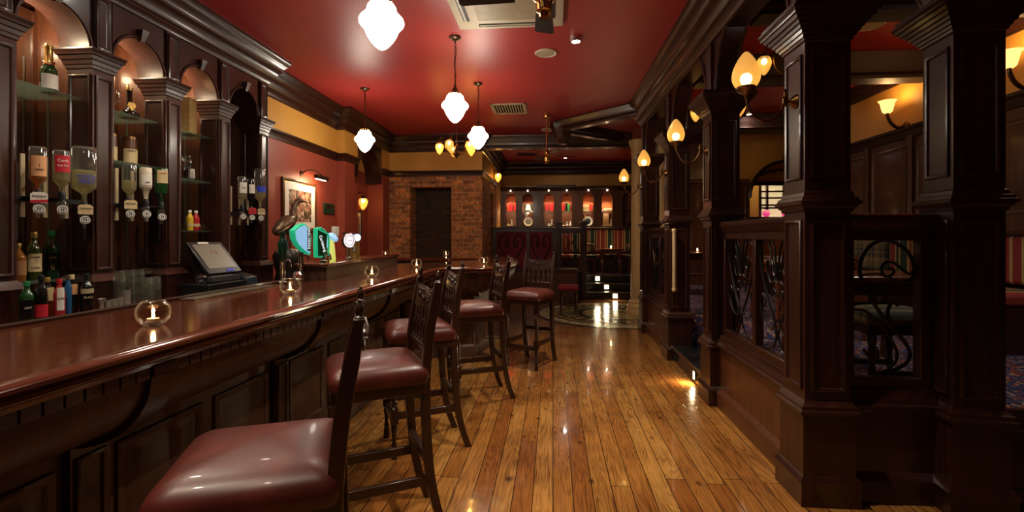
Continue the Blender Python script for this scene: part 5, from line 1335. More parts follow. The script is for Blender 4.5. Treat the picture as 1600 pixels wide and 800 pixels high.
# ------------------------------------------------------------------ ceiling fittings
def downlight(x, y, label, z=3.4, power=L_SPOT, cone=100):
    t = thing('downlight', label, 'ceiling light', (x, y, z), 'surface ceiling downlights')
    obj('bezel', B().lathe([(.036, z - .0005), (.060, z - .0005), (.060, z - .02), (.052, z - .045), (.040, z - .045), (.036, z - .02)], (x, y, 0), 24), chrome, t)
    obj('lens', B().lathe([(0, z - .038), (.040, z - .038), (.040, z - .030), (0, z - .030)], (x, y, 0), 20), spot_m, t)
    lamp('downlight_beam', 'SPOT', (x, y, z - .055), power, (1, .86, .66), t, spot_size=R(cone), spot_blend=.6, shadow_soft_size=.04)
downlight(.228, 4.80, 'bright ceiling downlight right of the fan, before the round speaker')
downlight(.30, 11.9, 'bright downlight over the far raised seating', power=L_SPOT * .25)
for q, (x, y, k) in enumerate(((.22, 2.3, 1), (-.75, .35, .35), (-1.65, .9, .6), (-2.35, 2.35, .42), (-2.35, 3.55, .42))):
    downlight(x, y, ['downlight above the near aisle boards, out of frame overhead', 'downlight above the nearest stool, out of frame overhead', 'downlight above the near bar top, out of frame', 'downlight over the service aisle before the nearest niche, out of frame', 'downlight over the service aisle before the till, out of frame'][q], power=L_SPOT * k, cone=82 if q < 2 else 110)  # unseen downlights added to brighten bar, bottles, seat and near floor
downlight(4.5, 10.1, 'downlight in the lit lobby beyond the far arch', power=L_SPOT * .2)  # fitting added to brighten the wall inside the arch
downlight(3.0, 3.0, 'downlight over the near carpet of the right room', power=L_SPOT * .4)  # unseen fitting added to brighten the table behind the screen
downlight(3.1, 7.9, 'downlight over the far carpet of the right room', power=L_SPOT * .35)

t = thing('air_conditioner', 'cream square ceiling cassette air conditioner above the aisle', 'air conditioner', (-.39, 3.98, 3.4))
x0, x1, y0, y1 = -.875, .095, 3.50, 4.47
obj('casing', B().loft([[(x0, y0, 3.399), (x1, y0, 3.399), (x1, y1, 3.399), (x0, y1, 3.399)], [(x0, y0, 3.375), (x1, y0, 3.375), (x1, y1, 3.375), (x0, y1, 3.375)], [(x0 + .03, y0 + .03, 3.36), (x1 - .03, y0 + .03, 3.36), (x1 - .03, y1 - .03, 3.36), (x0 + .03, y1 - .03, 3.36)]]), white_pl, t, bev=.008)
obj('intake_panel', B().box(x0 + .21, x1 - .21, y0 + .21, y1 - .21, 3.348, 3.361), grille_m, t, bev=.006)
for q, (a, b2, c2, d2) in enumerate(((x0 + .2, x1 - .2, y1 - .13, y1 - .075), (x0 + .2, x1 - .2, y0 + .075, y0 + .13), (x0 + .075, x0 + .13, y0 + .2, y1 - .2), (x1 - .13, x1 - .075, y0 + .2, y1 - .2))):
    obj('air_slot', B().box(a, b2, c2, d2, 3.356, 3.3602), dark_void, t)
    lv = B()
    if q < 2: lv.box(a + .01, b2 - .01, c2 + .012, c2 + .030, 3.352, 3.357)
    else: lv.box(a + .012, a + .030, c2 + .01, d2 - .01, 3.352, 3.357)
    obj('louvre', lv, white_pl, t)

def speaker(x, y, label):
    t = thing('ceiling_speaker', label, 'speaker', (x, y, 3.4), 'round ceiling speakers')
    obj('rim', B().lathe([(.095, 3.399), (.118, 3.399), (.120, 3.393), (.112, 3.385), (.10, 3.387), (.095, 3.391)], (x, y, 0), 32), white_pl, t)
    obj('grille', B().lathe([(0, 3.389), (.06, 3.389), (.097, 3.392), (.097, 3.398), (0, 3.398)], (x, y, 0), 32), grille_m, t)
speaker(-.075, 5.17, 'round cream ceiling speaker left of the bright downlight')
speaker(-.10, 8.9, 'round cream ceiling speaker behind the fan rod')
speaker(3.10, 5.0, 'round ceiling speaker in the right room, between its beams') if False else speaker(2.95, 4.75, 'round ceiling speaker in the right room, between its beams')

def vent(x, y, wx, wy, label):
    t = thing('ceiling_vent', label, 'vent', (x, y, 3.4), 'slatted ceiling vents')
    f = B(); a, b2 = wx / 2, wy / 2
    f.box(x - a, x + a, y - b2, y - b2 + .04, 3.382, 3.399).box(x - a, x + a, y + b2 - .04, y + b2, 3.382, 3.399).box(x - a, x - a + .04, y - b2, y + b2, 3.382, 3.399).box(x + a - .04, x + a, y - b2, y + b2, 3.382, 3.399)
    obj('frame', f, grille_m, t, bev=.004)
    obj('backing', B().box(x - a + .03, x + a - .03, y - b2 + .03, y + b2 - .03, 3.396, 3.3985), dark_void, t)
    s = B(); n = int(wx / .045)
    for k in range(n):
        xx = x - a + .05 + (wx - .1) * k / max(n - 1, 1)
        m = Matrix.Translation((xx, y, 3.388)) @ Matrix.Rotation(R(35), 4, 'Y')
        s.box(-.011, .011, -b2 + .04, b2 - .04, -.0015, .0015, m)
    obj('slats', s, grille_m, t)
vent(-.67, 7.37, .54, .58, 'slatted ceiling vent beyond the second pendant lamp')
vent(1.05, 10.4, .42, .45, 'small slatted ceiling vent beyond the V-shaped beam')

def fan(x, y, label, rot, zh=2.72, L=.50):
    t = thing('ceiling_fan', label, 'fan', (x, y, 3.4), 'brass ceiling fans with dark blades')
    obj('canopy', B().lathe([(0, 3.30), (.02, 3.30), (.03, 3.32), (.055, 3.345), (.065, 3.375), (.06, 3.399), (0, 3.399)], (x, y, 0), 24), brass, t)
    obj('rod', B().tube([(x, y, 3.31), (x, y, zh + .08)], .013, 12), brass, t)
    obj('motor', B().lathe([(0, -.11), (.03, -.108), (.035, -.09), (.028, -.08), (.045, -.07), (.05, -.03), (.042, -.02), (.065, -.005), (.078, .02), (.07, .045), (.04, .055), (.045, .075), (.02, .095), (0, .10)], (x, y, zh), 28), brass, t)
    for k in range(4):
        a = rot + PI / 2 * k
        m = Matrix.Translation((x, y, zh + .02)) @ Matrix.Rotation(a, 4, 'Z')
        bl = obj('blade', B().prism([(.17, -.05), (L - .02, -.065), (L, -.05), (L, .05), (L - .02, .065), (.17, .05)], -.004, .004, m @ Matrix.Rotation(R(10), 4, 'X')), black_wood, t)
        obj('blade_arm', B().box(.05, .20, -.014, .014, -.006, .004, m), brass, bl)
fan(-.05, 2.76, 'brass ceiling fan nearest the camera, cut off by the top edge', R(1), 2.785)
fan(-.10, 7.80, 'brass ceiling fan on a long rod before the V-shaped beam', R(20))

# ------------------------------------------------------------------ left wall things
t = thing('framed_picture', 'large framed crowd print under a brass picture light on red wall', 'picture', (-3.37, 6.12, 1.83))
ya, yb, za, zb = 5.70, 6.56, 1.49, 2.17
fb = B(); fb.rect(lambda a, b, h: (-3.369 + h, a, b), ya, yb, za, zb, [(0, 0), (0, .028), (.02, .034), (.035, .026), (.045, .020)])
obj('frame', fb, mahog_red, t)
obj('slip', B().rect(lambda a, b, h: (-3.369 + h, a, b), ya + .043, yb - .043, za + .043, zb - .043, [(0, .019), (0, .024), (.01, .024), (.012, .020)]), gold_f, t)
obj('mount', B().box(-3.36, -3.347, ya + .05, yb - .05, za + .05, zb - .05), paper_w, t)
obj('print', B().box(-3.348, -3.345, ya + .15, yb - .15, za + .13, zb - .14), picture_m, t)
t = thing('picture_light', 'brass picture light above the large crowd print', 'picture light', (-3.37, 6.25, 2.30))
obj('backplate', B().lathe([(0, 0), (.04, 0), (.036, .012), (0, .018)], (0, 0, 0), 18, Matrix.Translation((-3.369, 6.18, 2.27)) @ Matrix.Rotation(R(90), 4, 'Y')), bronze, t)
obj('arm', B().tube(smooth([(-3.355, 6.18, 2.27), (-3.28, 6.2, 2.32), (-3.20, 6.3, 2.31), (-3.17, 6.36, 2.255)], 5), .007, 8), bronze, t)
m = Matrix.Translation((-3.17, 6.36, 2.235)) @ Matrix.Rotation(R(90), 4, 'X')
obj('hood', B().lathe([(0, -.17), (.026, -.17), (.028, -.165), (.028, .165), (.026, .17), (0, .17)], (0, 0, 0), 16, m), bronze, t)
obj('tube_bulb', B().tube([(-3.185, 6.22, 2.206), (-3.185, 6.50, 2.206)], .008, 8), bulb_m, t)
lamp('picture_lamp', 'AREA', (-3.19, 6.36, 2.195), 4.0, (1, .72, .4), t, rot=(0, R(38), 0), size=.05, size_y=.28, shape='RECTANGLE')
t = thing('wall_plaque', 'small dark green landscape plaque on the red wall', 'plaque', (-3.37, 6.97, 1.84))
obj('board', B().box(-3.369, -3.35, 6.80, 7.14, 1.76, 1.92), plain('dark green board', (.006, .03, .012), .4), t, bev=.004)
obj('engraving', B().box(-3.350, -3.348, 6.86, 7.08, 1.855, 1.885), brass_dark, t)
t = thing('wall_lantern', 'small lit amber wall lamp in the arched recess', 'wall lamp', (-3.54, 8.42, 2.05))
obj('bracket', B().tube(smooth([(-3.545, 8.42, 2.20), (-3.47, 8.42, 2.23), (-3.42, 8.42, 2.19), (-3.42, 8.42, 2.15)], 4), .010, 8).box(-3.548, -3.535, 8.38, 8.46, 2.12, 2.24), bronze, t)
egg_shade(t, (-3.42, 8.42, 2.13), False, 1.15)
lamp('lantern_bulb', 'POINT', (-3.40, 8.42, 2.06), L_EGG_PT * 1.4, (1, .62, .25), t, shadow_soft_size=.03)
t = thing('small_picture', 'small framed print under the wall lamp in the arched recess', 'picture', (-3.54, 8.42, 1.65))
obj('frame', B().rect(lambda a, b, h: (-3.549 + h, a, b), 8.24, 8.62, 1.37, 1.90, [(0, 0), (0, .022), (.03, .026), (.04, .014)]), black_wood, t)
obj('mount', B().box(-3.54, -3.533, 8.28, 8.58, 1.41, 1.86), paper_w, t)
obj('print', B().box(-3.534, -3.5315, 8.33, 8.53, 1.47, 1.80), picture_m, t)

# wall lamp by the chimney side cornice
t = thing('wall_lantern', 'tiny amber wall lamp on the mustard band at the chimney side', 'wall lamp', (-1.38, 11.0, 2.85))
obj('bracket', B().tube([(-1.375, 10.9, 2.92), (-1.29, 10.9, 2.95), (-1.25, 10.9, 2.90)], .010, 8), brass_dark, t)
egg_shade(t, (-1.25, 10.9, 2.88), False, 1.1)
lamp('lantern_bulb', 'POINT', (-1.24, 10.9, 2.80), L_EGG_PT, (1, .62, .25), t, shadow_soft_size=.03)

# ------------------------------------------------------------------ far end: booth screen, steps, seating, cabinet
t = thing('booth_screen', 'dark wood booth screen with two burgundy padded panels beside the steps', 'screen', (-.3, 11.0, 0))
f = B().box(-1.38, .06, 10.97, 11.03, 1.53, 1.61).box(-1.38, -1.30, 10.97, 11.03, 0, 1.55).box(-.02, .06, 10.97, 11.03, 0, 1.55).box(-.60, -.53, 10.97, 11.03, 0, 1.55).box(-1.38, .06, 10.97, 11.03, 0, .68)
obj('frame', f, mahog, t, bev=.006)
for a, b2 in ((-1.30, -.60), (-.53, -.02)):
    obj('padded_panel', B().rect(lambda u, v, h: (u, 10.985 - h, v), a, b2, .68, 1.53, [(0, 0), (.02, .0), (.06, .02), (.12, .025)]), velvet, t)
    c_ = (a + b2) / 2; hw = (b2 - a) / 2
    for s in (-1, 1):
        pts = [(c_ + s * hw * u, 10.95, .72 + .78 * v) for u, v in ((0, .12), (.35, .3), (.7, .55), (.82, .78), (.6, .95), (.3, .9), (.15, .7), (.3, .6), (.42, .68), (.35, .78))]
        obj('carved_scroll', B().tube(smooth(pts, 5), .016, 6), black_wood, t)
obj('top_ledge', B().box(-1.40, .055, 10.94, 11.06, 1.60, 1.635), mahog_x, t, bev=.008)
t = thing('newel_screen', 'narrow wood screen with small iron window between booth screen and steps', 'screen', (.42, 11.0, 0))
f = B().box(.07, .20, 10.94, 11.06, 0, 1.72).box(.62, .76, 10.92, 11.06, 0, 1.72).box(.20, .62, 10.97, 11.03, 1.50, 1.60).box(.20, .62, 10.97, 11.03, 0, .64)
f.rect(lambda u, v, h: (u, 10.94 - h, v), .085, .185, .2, 1.6, SLIM); f.rect(lambda u, v, h: (u, 10.92 - h, v), .64, .74, .2, 1.6, SLIM)
obj('frame', f, mahog, t, bev=.006)
for pts in ([(.40, .66), (.30, .85), (.50, 1.0), (.32, 1.2), (.50, 1.35), (.40, 1.49)], [(.28, .68), (.36, .9), (.26, 1.1), (.38, 1.25), (.27, 1.45)], [(.54, .7), (.46, .88), (.56, 1.1), (.44, 1.28), (.55, 1.46)]):
    obj('iron_scroll', B().tube(smooth([(x, 11.0, z) for x, z in pts], 6), .010, 6), iron, t)
obj('cap', B().box(.065, .22, 10.92, 11.08, 1.70, 1.76).box(.60, .78, 10.90, 11.08, 1.70, 1.76), mahog_x, t, bev=.01)
t = thing('bench', 'dark wood bench in front of the booth screen', 'bench', (-.35, 10.6, 0))
obj('seat_plank', B().box(-1.30, .55, 10.40, 10.88, .66, .72), mahog_x, t, bev=.006)
obj('seat_front', B().box(-1.28, .53, 10.44, 10.50, 0, .66), mahog_red, t)

def low_stool(x, y, z, label, rot=0, mat=stool_red):
    t = thing('low_stool', label, 'stool', (x, y, z), 'low upholstered stools')
    obj('cushion', B().lathe([(0, .40), (.19, .40), (.205, .42), (.205, .455), (.19, .48), (.14, .50), (0, .507)], (x, y, z), 4, Matrix.Translation((x, y, 0)) @ Matrix.Rotation(R(45) + rot, 4, 'Z') @ Matrix.Translation((-x, -y, 0))) if False else B().loft([[(x + sx * (.18 + o), y + sy * (.18 + o), z + h) for sx, sy in ((-1, -1), (1, -1), (1, 1), (-1, 1))] for h, o in ((.40, 0), (.41, .015), (.45, .018), (.475, .0), (.49, -.05), (.495, -.12))]), mat, t, bev=.02)
    obj('seat_rail', B().box(x - .17, x + .17, y - .17, y + .17, z + .34, z + .40), mahog_x, t)
    for sx in (-1, 1):
        for sy in (-1, 1):
            obj('leg', B().lathe([(0, 0), (.016, 0), (.02, .04), (.013, .07), (.022, .12), (.014, .16), (.024, .22), (.016, .27), (.024, .30), (.024, .345), (0, .345)], (x + sx * .14, y + sy * .14, z), 12), mahog, t)
    for s in (-1, 1):
        obj('stretcher', B().box(x - .13, x + .13, y + s * .14 - .01, y + s * .14 + .01, z + .095, z + .125), mahog_x, t)
    return t
low_stool(.30, 9.35, .004, 'low red plush stool standing on the mosaic before the steps')
for q, (x, z, y) in enumerate(((1.06, .425, 11.60), (1.24, .255, 11.30), (1.40, .085, 11.00))):
    t = thing('step_light', ['square step light on the top riser of the far steps', 'square step light on the middle riser of the far steps', 'square step light on the lowest riser of the far steps'][q], 'step light', (x, y, z), 'square step lights')
    obj('frame', B().rect(lambda a, b, h: (a, y - h, b), x - .062, x + .062, z - .06, z + .06, [(0, 0), (0, .006), (.012, .008), (.014, .004)]), steel, t)
    obj('lens', B().box(x - .046, x + .046, y - .010, y - .0045, z - .044, z + .044), step_lens, t)
    lamp('step_lamp', 'AREA', (x, y - .02, z), L_STEP, (1, .8, .5), t, rot=(R(-70), 0, 0), size=.08)
t = thing('step_light', 'slim step light low on the marble step beside the aisle boards', 'step light', (1.365, 4.78, .075), 'square step lights')
obj('lens', B().box(1.356, 1.364, 4.76, 4.80, .045, .115), step_lens, t)
obj('frame', B().box(1.358, 1.369, 4.745, 4.815, .035, .125), steel, t)
lamp('step_lamp', 'AREA', (1.345, 4.78, .08), L_STEP * 2.2, (1, .75, .42), t, rot=(0, R(75), 0), size=.06)

# far wall display cabinet
t = thing('display_cabinet', 'wide dark wall cabinet with seven arched niches, six of them lit', 'cabinet', (.25, 12.9, 1.65))
NX = [-1.11, -.66, -.11, .36, .92, 1.40, 1.93]; hw = .155; yf = 12.62
edges = [-1.50] + [(a + b2) / 2 for a, b2 in zip(NX, NX[1:])] + [2.30]
f = B()
f.box(-1.50, 2.30, yf, 13.02, 2.55, 2.70).box(-1.50, 2.30, yf, 13.02, 1.60, 1.70)
lx = -1.50
for x in NX:
    f.box(lx, x - hw, yf, 13.02, 1.70, 2.55); lx = x + hw
f.box(lx, 2.30, yf, 13.02, 1.70, 2.55)
obj('carcass', f, mahog_red, t)
obj('back_panel', B().box(-1.48, 2.28, 12.99, 13.015, 1.70, 2.55), niche_wood, t)
obj('cornice', B().mould([(-1.50, yf), (2.30, yf)], [(0, 2.62), (.02, 2.64), (.05, 2.67), (.07, 2.71), (.07, 2.74), (0, 2.74)], side=-1).box(-.40, .60, yf - .09, yf, 2.70, 2.77), mahog_x, t)
for q, x in enumerate(NX):
    obj('door_frame', B().box(x - hw, x - hw + .02, yf - .01, yf + .02, 1.70, 2.55).box(x + hw - .02, x + hw, yf - .01, yf + .02, 1.70, 2.55).arch(x - hw + .018, x + hw - .018, 2.42, 2.556, yf - .01, yf + .02, n=12, swap=True), mahog_red, t)
    obj('glass_shelf', B().box(x - hw + .005, x + hw - .005, 12.72, 12.98, 2.085, 2.10), shelf_g, t)
    if q < 6:
        lamp('niche_spot', 'SPOT', (x, 12.72, 2.51), L_CAB, (1, .62, .32), t, spot_size=R(130), spot_blend=.8, shadow_soft_size=.02)
        obj('spot_fitting', B().lathe([(0, 2.52), (.03, 2.52), (.035, 2.555), (0, 2.555)], (x, 12.80, 0), 14), brass_dark, t)
        lamp('shelf_light', 'POINT', (x, 12.70, 2.04), .9, (1, .72, .45), t, shadow_soft_size=.01)  # added fill with no fitting, brightens the lower niche
        obj('eave_lens', B().lathe([(0, 2.61), (.016, 2.61), (.018, 2.64), (0, 2.64)], (x, yf - .04, 0), 12), cab_lens, t)
def book(x, w, h, mt, label, y=12.80, z=2.1005, grp='books on the cabinet shelves'):
    t = thing('book', label, 'book', (x, y, z), grp)
    obj('cover', B().box(x - w / 2, x + w / 2, y, y + .14, z, z + h), mt, t, bev=.002)
    obj('pages', B().box(x - w / 2 + .004, x + w / 2 - .004, y + .004, y + .138, z + h, z + h + .001), paper_w, t)
def row(x0, mats, place, widths):
    x = x0
    for k, (mt, wd) in enumerate(zip(mats, widths)):
        col = mt.name.replace(' enamel', '').replace(' paper', '').replace(' ink', '').replace(' leather', '').replace(' label', '')
        book(x + wd / 2, wd - .002, .20 + .015 * ((k * 7) % 3), mt, f'{col} book, {["first", "second", "third", "fourth", "fifth", "sixth"][k]} from left in the {place} lit niche'); x += wd
row(-1.235, [wall_red, red_pl, red_pl, leather, red_pl], 'first', [.05, .05, .055, .045, .05])
row(-.235, [leather, red_pl, leather, red_pl, red_pl], 'third', [.05, .045, .05, .05, .055])
row(.235, [red_pl, leather, dark_gl, green_pl, leather], 'fourth', [.05, .05, .05, .05, .05])
row(.96, [red_pl, wall_red], 'fifth', [.05, .04])
for k in range(4):
    z = 2.1005 + k * .042
    t = thing('book', f'book lying flat in the fifth lit niche, {["bottom", "second", "third", "top"][k]} of the flat stack', 'book', (.85, 12.8, z), 'books on the cabinet shelves')
    obj('cover', B().box(.78, .95, 12.76, 12.94, z, z + .038), [paper_w, dark_gl, paper_w, paper_w][k], t, bev=.002)
    obj('pages', B().box(.783, .948, 12.758, 12.762, z + .005, z + .033), paper_c, t)
def plate(x, y, z, r, label, m1=paper_w, m2=steel):
    t = thing('plate', label, 'plate', (x, y, z), 'display plates')
    m = Matrix.Translation((x, y, z + r)) @ Matrix.Rotation(R(80), 4, 'X')
    obj('rim', B().lathe([(r * .62, 0), (r * .98, .016), (r, .018), (r * .97, .012), (r * .6, -.006)], (0, 0, 0), 28, m), m1, t)
    obj('well', B().lathe([(0, -.004), (r * .62, 0), (r * .62, -.006), (0, -.010)], (0, 0, 0), 28, m), m2, t)
plate(-.66, 12.86, 1.7005, .125, 'grey display plate standing in the second lit niche')
plate(.92, 12.86, 1.7005, .13, 'blue and white plate standing in the fifth lit niche', paper_w, blue_pl)
def vase(x, y, z, h, r, mt, label):
    t = thing('ornament', label, 'ornament', (x, y, z), 'ornaments in the lit cabinet')
    obj('body', B().lathe([(0, 0), (r * .8, 0), (r, h * .15), (r * .75, h * .4), (r * .35, h * .6), (r * .5, h * .8), (r * .3, h * .92), (0, h)], (x, y, z), 16), mt, t)
    obj('neck_band', B().lathe([(r * .38, h * .58), (r * .42, h * .60), (r * .38, h * .62)], (x, y, z), 14), gold_f, t)
ZN = 1.7005
for x, h, r, mt, lb in ((-1.20, .11, .05, paper_c, 'squat cream pot at the left of the first lit niche'), (-1.10, .19, .045, paper_w, 'white figurine in the first lit niche'), (-1.01, .13, .035, steel, 'silver cup at the right of the first lit niche'),
                        (-.20, .20, .04, steel, 'silver figurine at the left of the third lit niche'), (-.11, .09, .04, paper_w, 'low white dish ornament in the third lit niche'), (-.03, .19, .045, paper_w, 'white swan-shaped ornament in the third lit niche'),
                        (.28, .07, .04, steel, 'flat silver ornament in the fourth lit niche'), (.37, .13, .04, paper_w, 'rounded white ornament in the fourth lit niche'), (.46, .14, .04, paper_w, 'white cup at the right of the fourth lit niche'),
                        (1.265, .09, .012, paper_c, 'cream pot at the left of the sixth lit niche'), (1.525, .20, .018, paper_w, 'slim white figurine in the sixth lit niche'), (2.02, .14, .05, blue_pl, 'dim blue ornament in the unlit niche')):
    vase(x, 12.84, ZN, h, r, mt, lb)
t = thing('pennant', 'black and white print with cream pennant in the second lit niche', 'print', (-.66, 12.9, 2.1))
obj('board', B().box(-.79, -.53, 12.84, 12.85, 2.1005, 2.31), ink, t)
obj('figure', B().prism([(-.74, 2.13), (-.58, 2.13), (-.60, 2.2), (-.62, 2.28), (-.70, 2.28), (-.72, 2.2)], 0, .003, Matrix.Translation((0, 12.838, 0)) @ Matrix.Rotation(R(90), 4, 'X')), ink_white, t)
obj('pennant_cloth', B().prism([(-.80, 2.09), (-.58, 2.09), (-.72, 1.92)], 0, .003, Matrix.Translation((0, 12.70, 0)) @ Matrix.Rotation(R(90), 4, 'X')), paper_w, t)
t = thing('mantel_clock', 'tan upright box ornament in the sixth lit niche', 'ornament', (1.39, 12.86, ZN))
obj('case', B().box(1.31, 1.47, 12.83, 12.93, ZN, ZN + .34), plain('tan card', (.30, .17, .07), .5), t, bev=.004)
obj('base', B().box(1.28, 1.50, 12.80, 12.95, ZN, ZN + .04), paper_c, t)
t = thing('box_stack', 'white flat boxes on the glass shelf of the sixth lit niche', 'box', (1.40, 12.86, 2.1005))
obj('lower_box', B().box(1.27, 1.40, 12.80, 12.95, 2.1005, 2.13), paper_w, t)
obj('upper_box', B().box(1.33, 1.545, 12.79, 12.95, 2.131, 2.17), paper_w, t)
t = thing('candlestick', 'small gold cup on the glass of the fifth lit niche', 'ornament', (.83, 12.75, 1.95))
t.location = (.80, 12.80, ZN); t['_o'] = (.80, 12.80, ZN)
obj('stem', B().lathe([(0, 0), (.03, 0), (.008, .02), (.008, .20), (.03, .24), (.035, .30), (.03, .30), (0, .25)], (.82, 12.74, ZN), 14), gold_f, t)

# striped banquette, tables and chairs on the far platform
def bench_seat(name_lab, x0, x1, y0, y1, z, back, mat, axis):
    t = thing('banquette', name_lab, 'bench', ((x0 + x1) / 2, (y0 + y1) / 2, z))
    if axis == 'X':
        obj('seat_base', B().box(x0, x1, y0 + .04, y1, z, z + .36), mahog_x, t)
        obj('seat_cushion', B().box(x0, x1, y0, y1 - .12, z + .361, z + .47), mat, t, bev=.03)
        obj('back_cushion', B().box(x0, x1, y1 - .13, y1 - .01, z + .50, z + back), mat, t, bev=.03)
        obj('back_cap', B().box(x0, x1, y1 - .15, y1, z + back, z + back + .05), mahog_x, t, bev=.008)
    else:
        obj('seat_base', B().box(x0 + .04, x1, y0, y1, z, z + .36), mahog_y, t)
        obj('seat_cushion', B().box(x0, x1 - .12, y0, y1, z + .361, z + .47), mat, t, bev=.03)
        obj('back_cushion', B().box(x1 - .13, x1 - .01, y0, y1, z + .50, z + back), mat, t, bev=.03)
        obj('back_cap', B().box(x1 - .15, x1, y0, y1, z + back, z + back + .05), mahog_y, t, bev=.008)
    return t
P = .5105
bench_seat('red green and gold striped banquette below the lit cabinet', .10, 2.35, 12.2, 12.60, P, 1.10, stripe_x, 'X')
bench_seat('striped banquette along the panelled right wall, seen through the S-scroll screen', 3.40, 4.06, 4.0, 6.0, P, .92, stripe_y, 'Y')
bench_seat('dark plaid banquette along the right wall beyond the striped one', 3.40, 4.06, 6.05, 8.2, P, .92, plaid, 'Y')

def pub_table(x, y, z, lx, ly, h, label, turned=True):
    t = thing('pub_table', label, 'table', (x, y, z), 'mahogany pub tables')
    r = .05; P2 = []
    for (sx, sy, a0) in ((1, 1, 0), (-1, 1, 90), (-1, -1, 180), (1, -1, 270)):
        for k in range(5):
            a = R(a0 + 22.5 * k); P2.append((x + sx * (lx / 2 - r) + r * math.cos(a), y + sy * (ly / 2 - r) + r * math.sin(a)))
    obj('table_top', B().prism(P2, z + h - .035, z + h), table_wood, t, bev=.008)
    obj('apron', B().box(x - lx / 2 + .06, x + lx / 2 - .06, y - ly / 2 + .06, y + ly / 2 - .06, z + h - .12, z + h - .036), table_wood, t)
    for sx in (-1, 1):
        for sy in (-1, 1):
            k = h - .04
            obj('leg', B().lathe([(0, 0), (.024, 0), (.028, .05 * k), (.02, .08 * k), (.032, .12 * k), (.024, .3 * k), (.036, .55 * k), (.022, .62 * k), (.036, .68 * k), (.036, k), (0, k)], (x + sx * (lx / 2 - .09), y + sy * (ly / 2 - .09), z), 14), table_wood, t)
pub_table(2.02, 3.42, P, .86, .62, .665, 'mahogany pub table just behind the S-scroll screen')
pub_table(2.55, 5.3, P, .8, .8, .66, 'mahogany pub table behind the two-pane iron screen')
pub_table(2.95, 6.2, P, .75, .75, .66, 'mahogany pub table before the striped wall banquette')
pub_table(2.35, 8.1, P, .7, .7, .66, 'small pub table with candle glimpsed past the marble steps')
pub_table(1.42, 11.98, P + .0, .6, .5, .62, 'small dark table before the far striped banquette')
t = thing('tea_light', 'bright tea light on the small table past the marble steps', 'candle', (2.33, 8.0, P + .661), 'tea lights on tables')
obj('wax_cup', B().lathe([(0, 0), (.022, 0), (.022, .02), (0, .02)], (2.33, 8.0, P + .661), 14), wax, t); obj('flame', B().lathe([(0, .02), (.010, .03), (.012, .04), (0, .065)], (2.33, 8.0, P + .661), 10), flame_m, t)
lamp('candle_light', 'POINT', (2.33, 8.0, P + .74), .8, (1, .65, .3), t, shadow_soft_size=.01)
t = thing('tea_light', 'bright tea light on the far table before the striped banquette', 'candle', (1.42, 11.95, P + .621), 'tea lights on tables')
obj('wax_cup', B().lathe([(0, 0), (.022, 0), (.022, .02), (0, .02)], (1.42, 11.95, P + .621), 14), wax, t); obj('flame', B().lathe([(0, .02), (.014, .03), (.016, .045), (0, .075)], (1.42, 11.95, P + .621), 10), flame_m, t)
lamp('candle_light', 'POINT', (1.42, 11.95, P + .71), .8, (1, .65, .3), t, shadow_soft_size=.01)

def tub_chair(x, y, z, rot, label):
    t = thing('pub_chair', label, 'chair', (x, y, z), 'dark pub chairs')
    obj('seat', B().box(-.20, .20, -.20, .20, z + .40, z + .46, Matrix.Translation((x, y, 0))), dark_gl if False else plain('dark green hide', (.012, .022, .018), .45), t, bev=.02)
    obj('seat_rail', B().box(x - .19, x + .19, y - .19, y + .19, z + .34, z + .40), table_wood, t)
    for sx in (-1, 1):
        for sy in (-1, 1): obj('leg', B().lathe([(0, 0), (.016, 0), (.022, .2), (.015, .24), (.024, .30), (.024, .345), (0, .345)], (x + sx * .165, y + sy * .165, z), 10), table_wood, t)
    pts = [(x + .19 * math.cos(a), y + .19 * math.sin(a), z + .72) for a in [R(-20 + 220 * k / 12) for k in range(13)]]
    obj('curved_back', B().tube(pts, .022, 8), table_wood, t)
    for k in (0, 2, 4, 6, 8, 10, 12): obj('spindle', B().tube([(pts[k][0], pts[k][1], z + .44), pts[k]], .009, 6), table_wood, t)
    t.rotation_euler = (0, 0, rot)
    return t
tub_chair(.84, 11.95, P, R(-90), 'dark curved-back chair left of the far candlelit table')
tub_chair(2.0, 11.95, P, R(90), 'dark curved-back chair right of the far candlelit table')
tub_chair(2.55, 4.62, P, R(180), 'curved-back chair at the table behind the two-pane screen')
low_stool(2.0, 3.15, P, 'low plaid stool tucked by the table behind the S-scroll screen', mat=plaid) if False else low_stool(2.0, 3.12, P, 'low plaid stool right behind the S-scroll screen', mat=plaid)

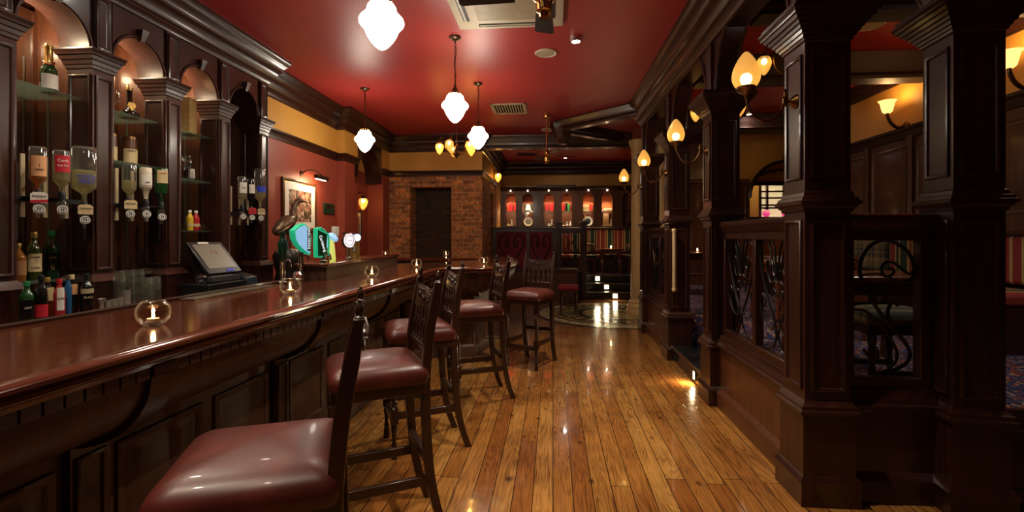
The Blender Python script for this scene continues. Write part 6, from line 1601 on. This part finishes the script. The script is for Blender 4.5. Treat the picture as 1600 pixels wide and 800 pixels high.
# right room wall lamps with upturned tulip shades
for y, lb in ((5.95, 'tulip wall lamp on the mustard wall between the two large right columns'), (4.45, 'tulip wall lamp on the mustard wall at the right edge')):
    z = 2.68
    t = thing('tulip_sconce', lb, 'wall lamp', (4.1, y, z), 'tulip wall lamps')
    obj('backplate', B().lathe([(0, 0), (.045, 0), (.05, .01), (.03, .03), (0, .035)], (0, 0, 0), 18, Matrix.Translation((4.099, y, z + .03)) @ Matrix.Rotation(R(-90), 4, 'Y')), bronze, t)
    obj('arm', B().tube(smooth([(4.07, y, z + .03), (4.00, y, z + .01), (3.93, y, z + .06), (3.89, y, z + .14), (3.885, y, z + .18)], 5), [.018] * 21, 8), bronze, t)
    obj('shade', B().lathe([(0, .18), (.03, .18), (.05, .20), (.062, .25), (.072, .30), (.092, .325), (.088, .325), (.066, .30), (.05, .22), (0, .20)], (3.885, y, z), 22), tulip_m, t)
    lamp('tulip_bulb', 'POINT', (3.885, y, z + .33), L_TULIP_PT, (1, .62, .25), t, shadow_soft_size=.05)
# exit sign and pink lanterns at the far window
t = thing('exit_sign', 'small lit green running-man exit sign above the far window', 'sign', (4.78, 10.5, 2.52))
obj('housing', B().box(4.66, 4.96, 10.50, 10.55, 2.49, 2.65), white_pl, t, bev=.004)
obj('lit_panel', B().box(4.675, 4.945, 10.494, 10.5, 2.505, 2.635), exit_m, t)
fg = B(); m = Matrix.Translation((4.80, 10.492, 2.57)) @ Matrix.Rotation(R(90), 4, 'X')
fg.lathe([(0, 0), (.013, 0), (.013, .003), (0, .003)], (.012, .045, 0), 12, m).tube([m @ Vector(p) for p in ((.01, .03, .002), (-.005, -.005, .002), (.02, -.03, .002), (.03, -.055, .002))], .008, 6).tube([m @ Vector(p) for p in ((-.005, -.005, .002), (-.03, -.02, .002), (-.05, -.05, .002))], .008, 6).tube([m @ Vector(p) for p in ((-.03, .01, .002), (.008, .022, .002), (.035, .005, .002))], .006, 6)
obj('running_figure', fg, ink_white, t)
for x, lb in ((4.42, 'pink lantern on the left of the far window sill'), (4.80, 'pink lantern on the right of the far window sill')):
    t = thing('lantern', lb, 'lantern', (x, 10.4, 1.83), 'pink lanterns')
    obj('globe', B().lathe([(0, 0), (.04, .01), (.07, .05), (.075, .09), (.05, .14), (0, .16)], (x, 10.4, 1.831), 16), pink_m, t)
    obj('rim', B().lathe([(.0, .155), (.03, .157), (.03, .175), (0, .175)], (x, 10.4, 1.831), 12), ink, t)
struct('trim_16', B().box(3.6, 5.3, 10.2, 10.57, 1.76, 1.83), mahog_x)
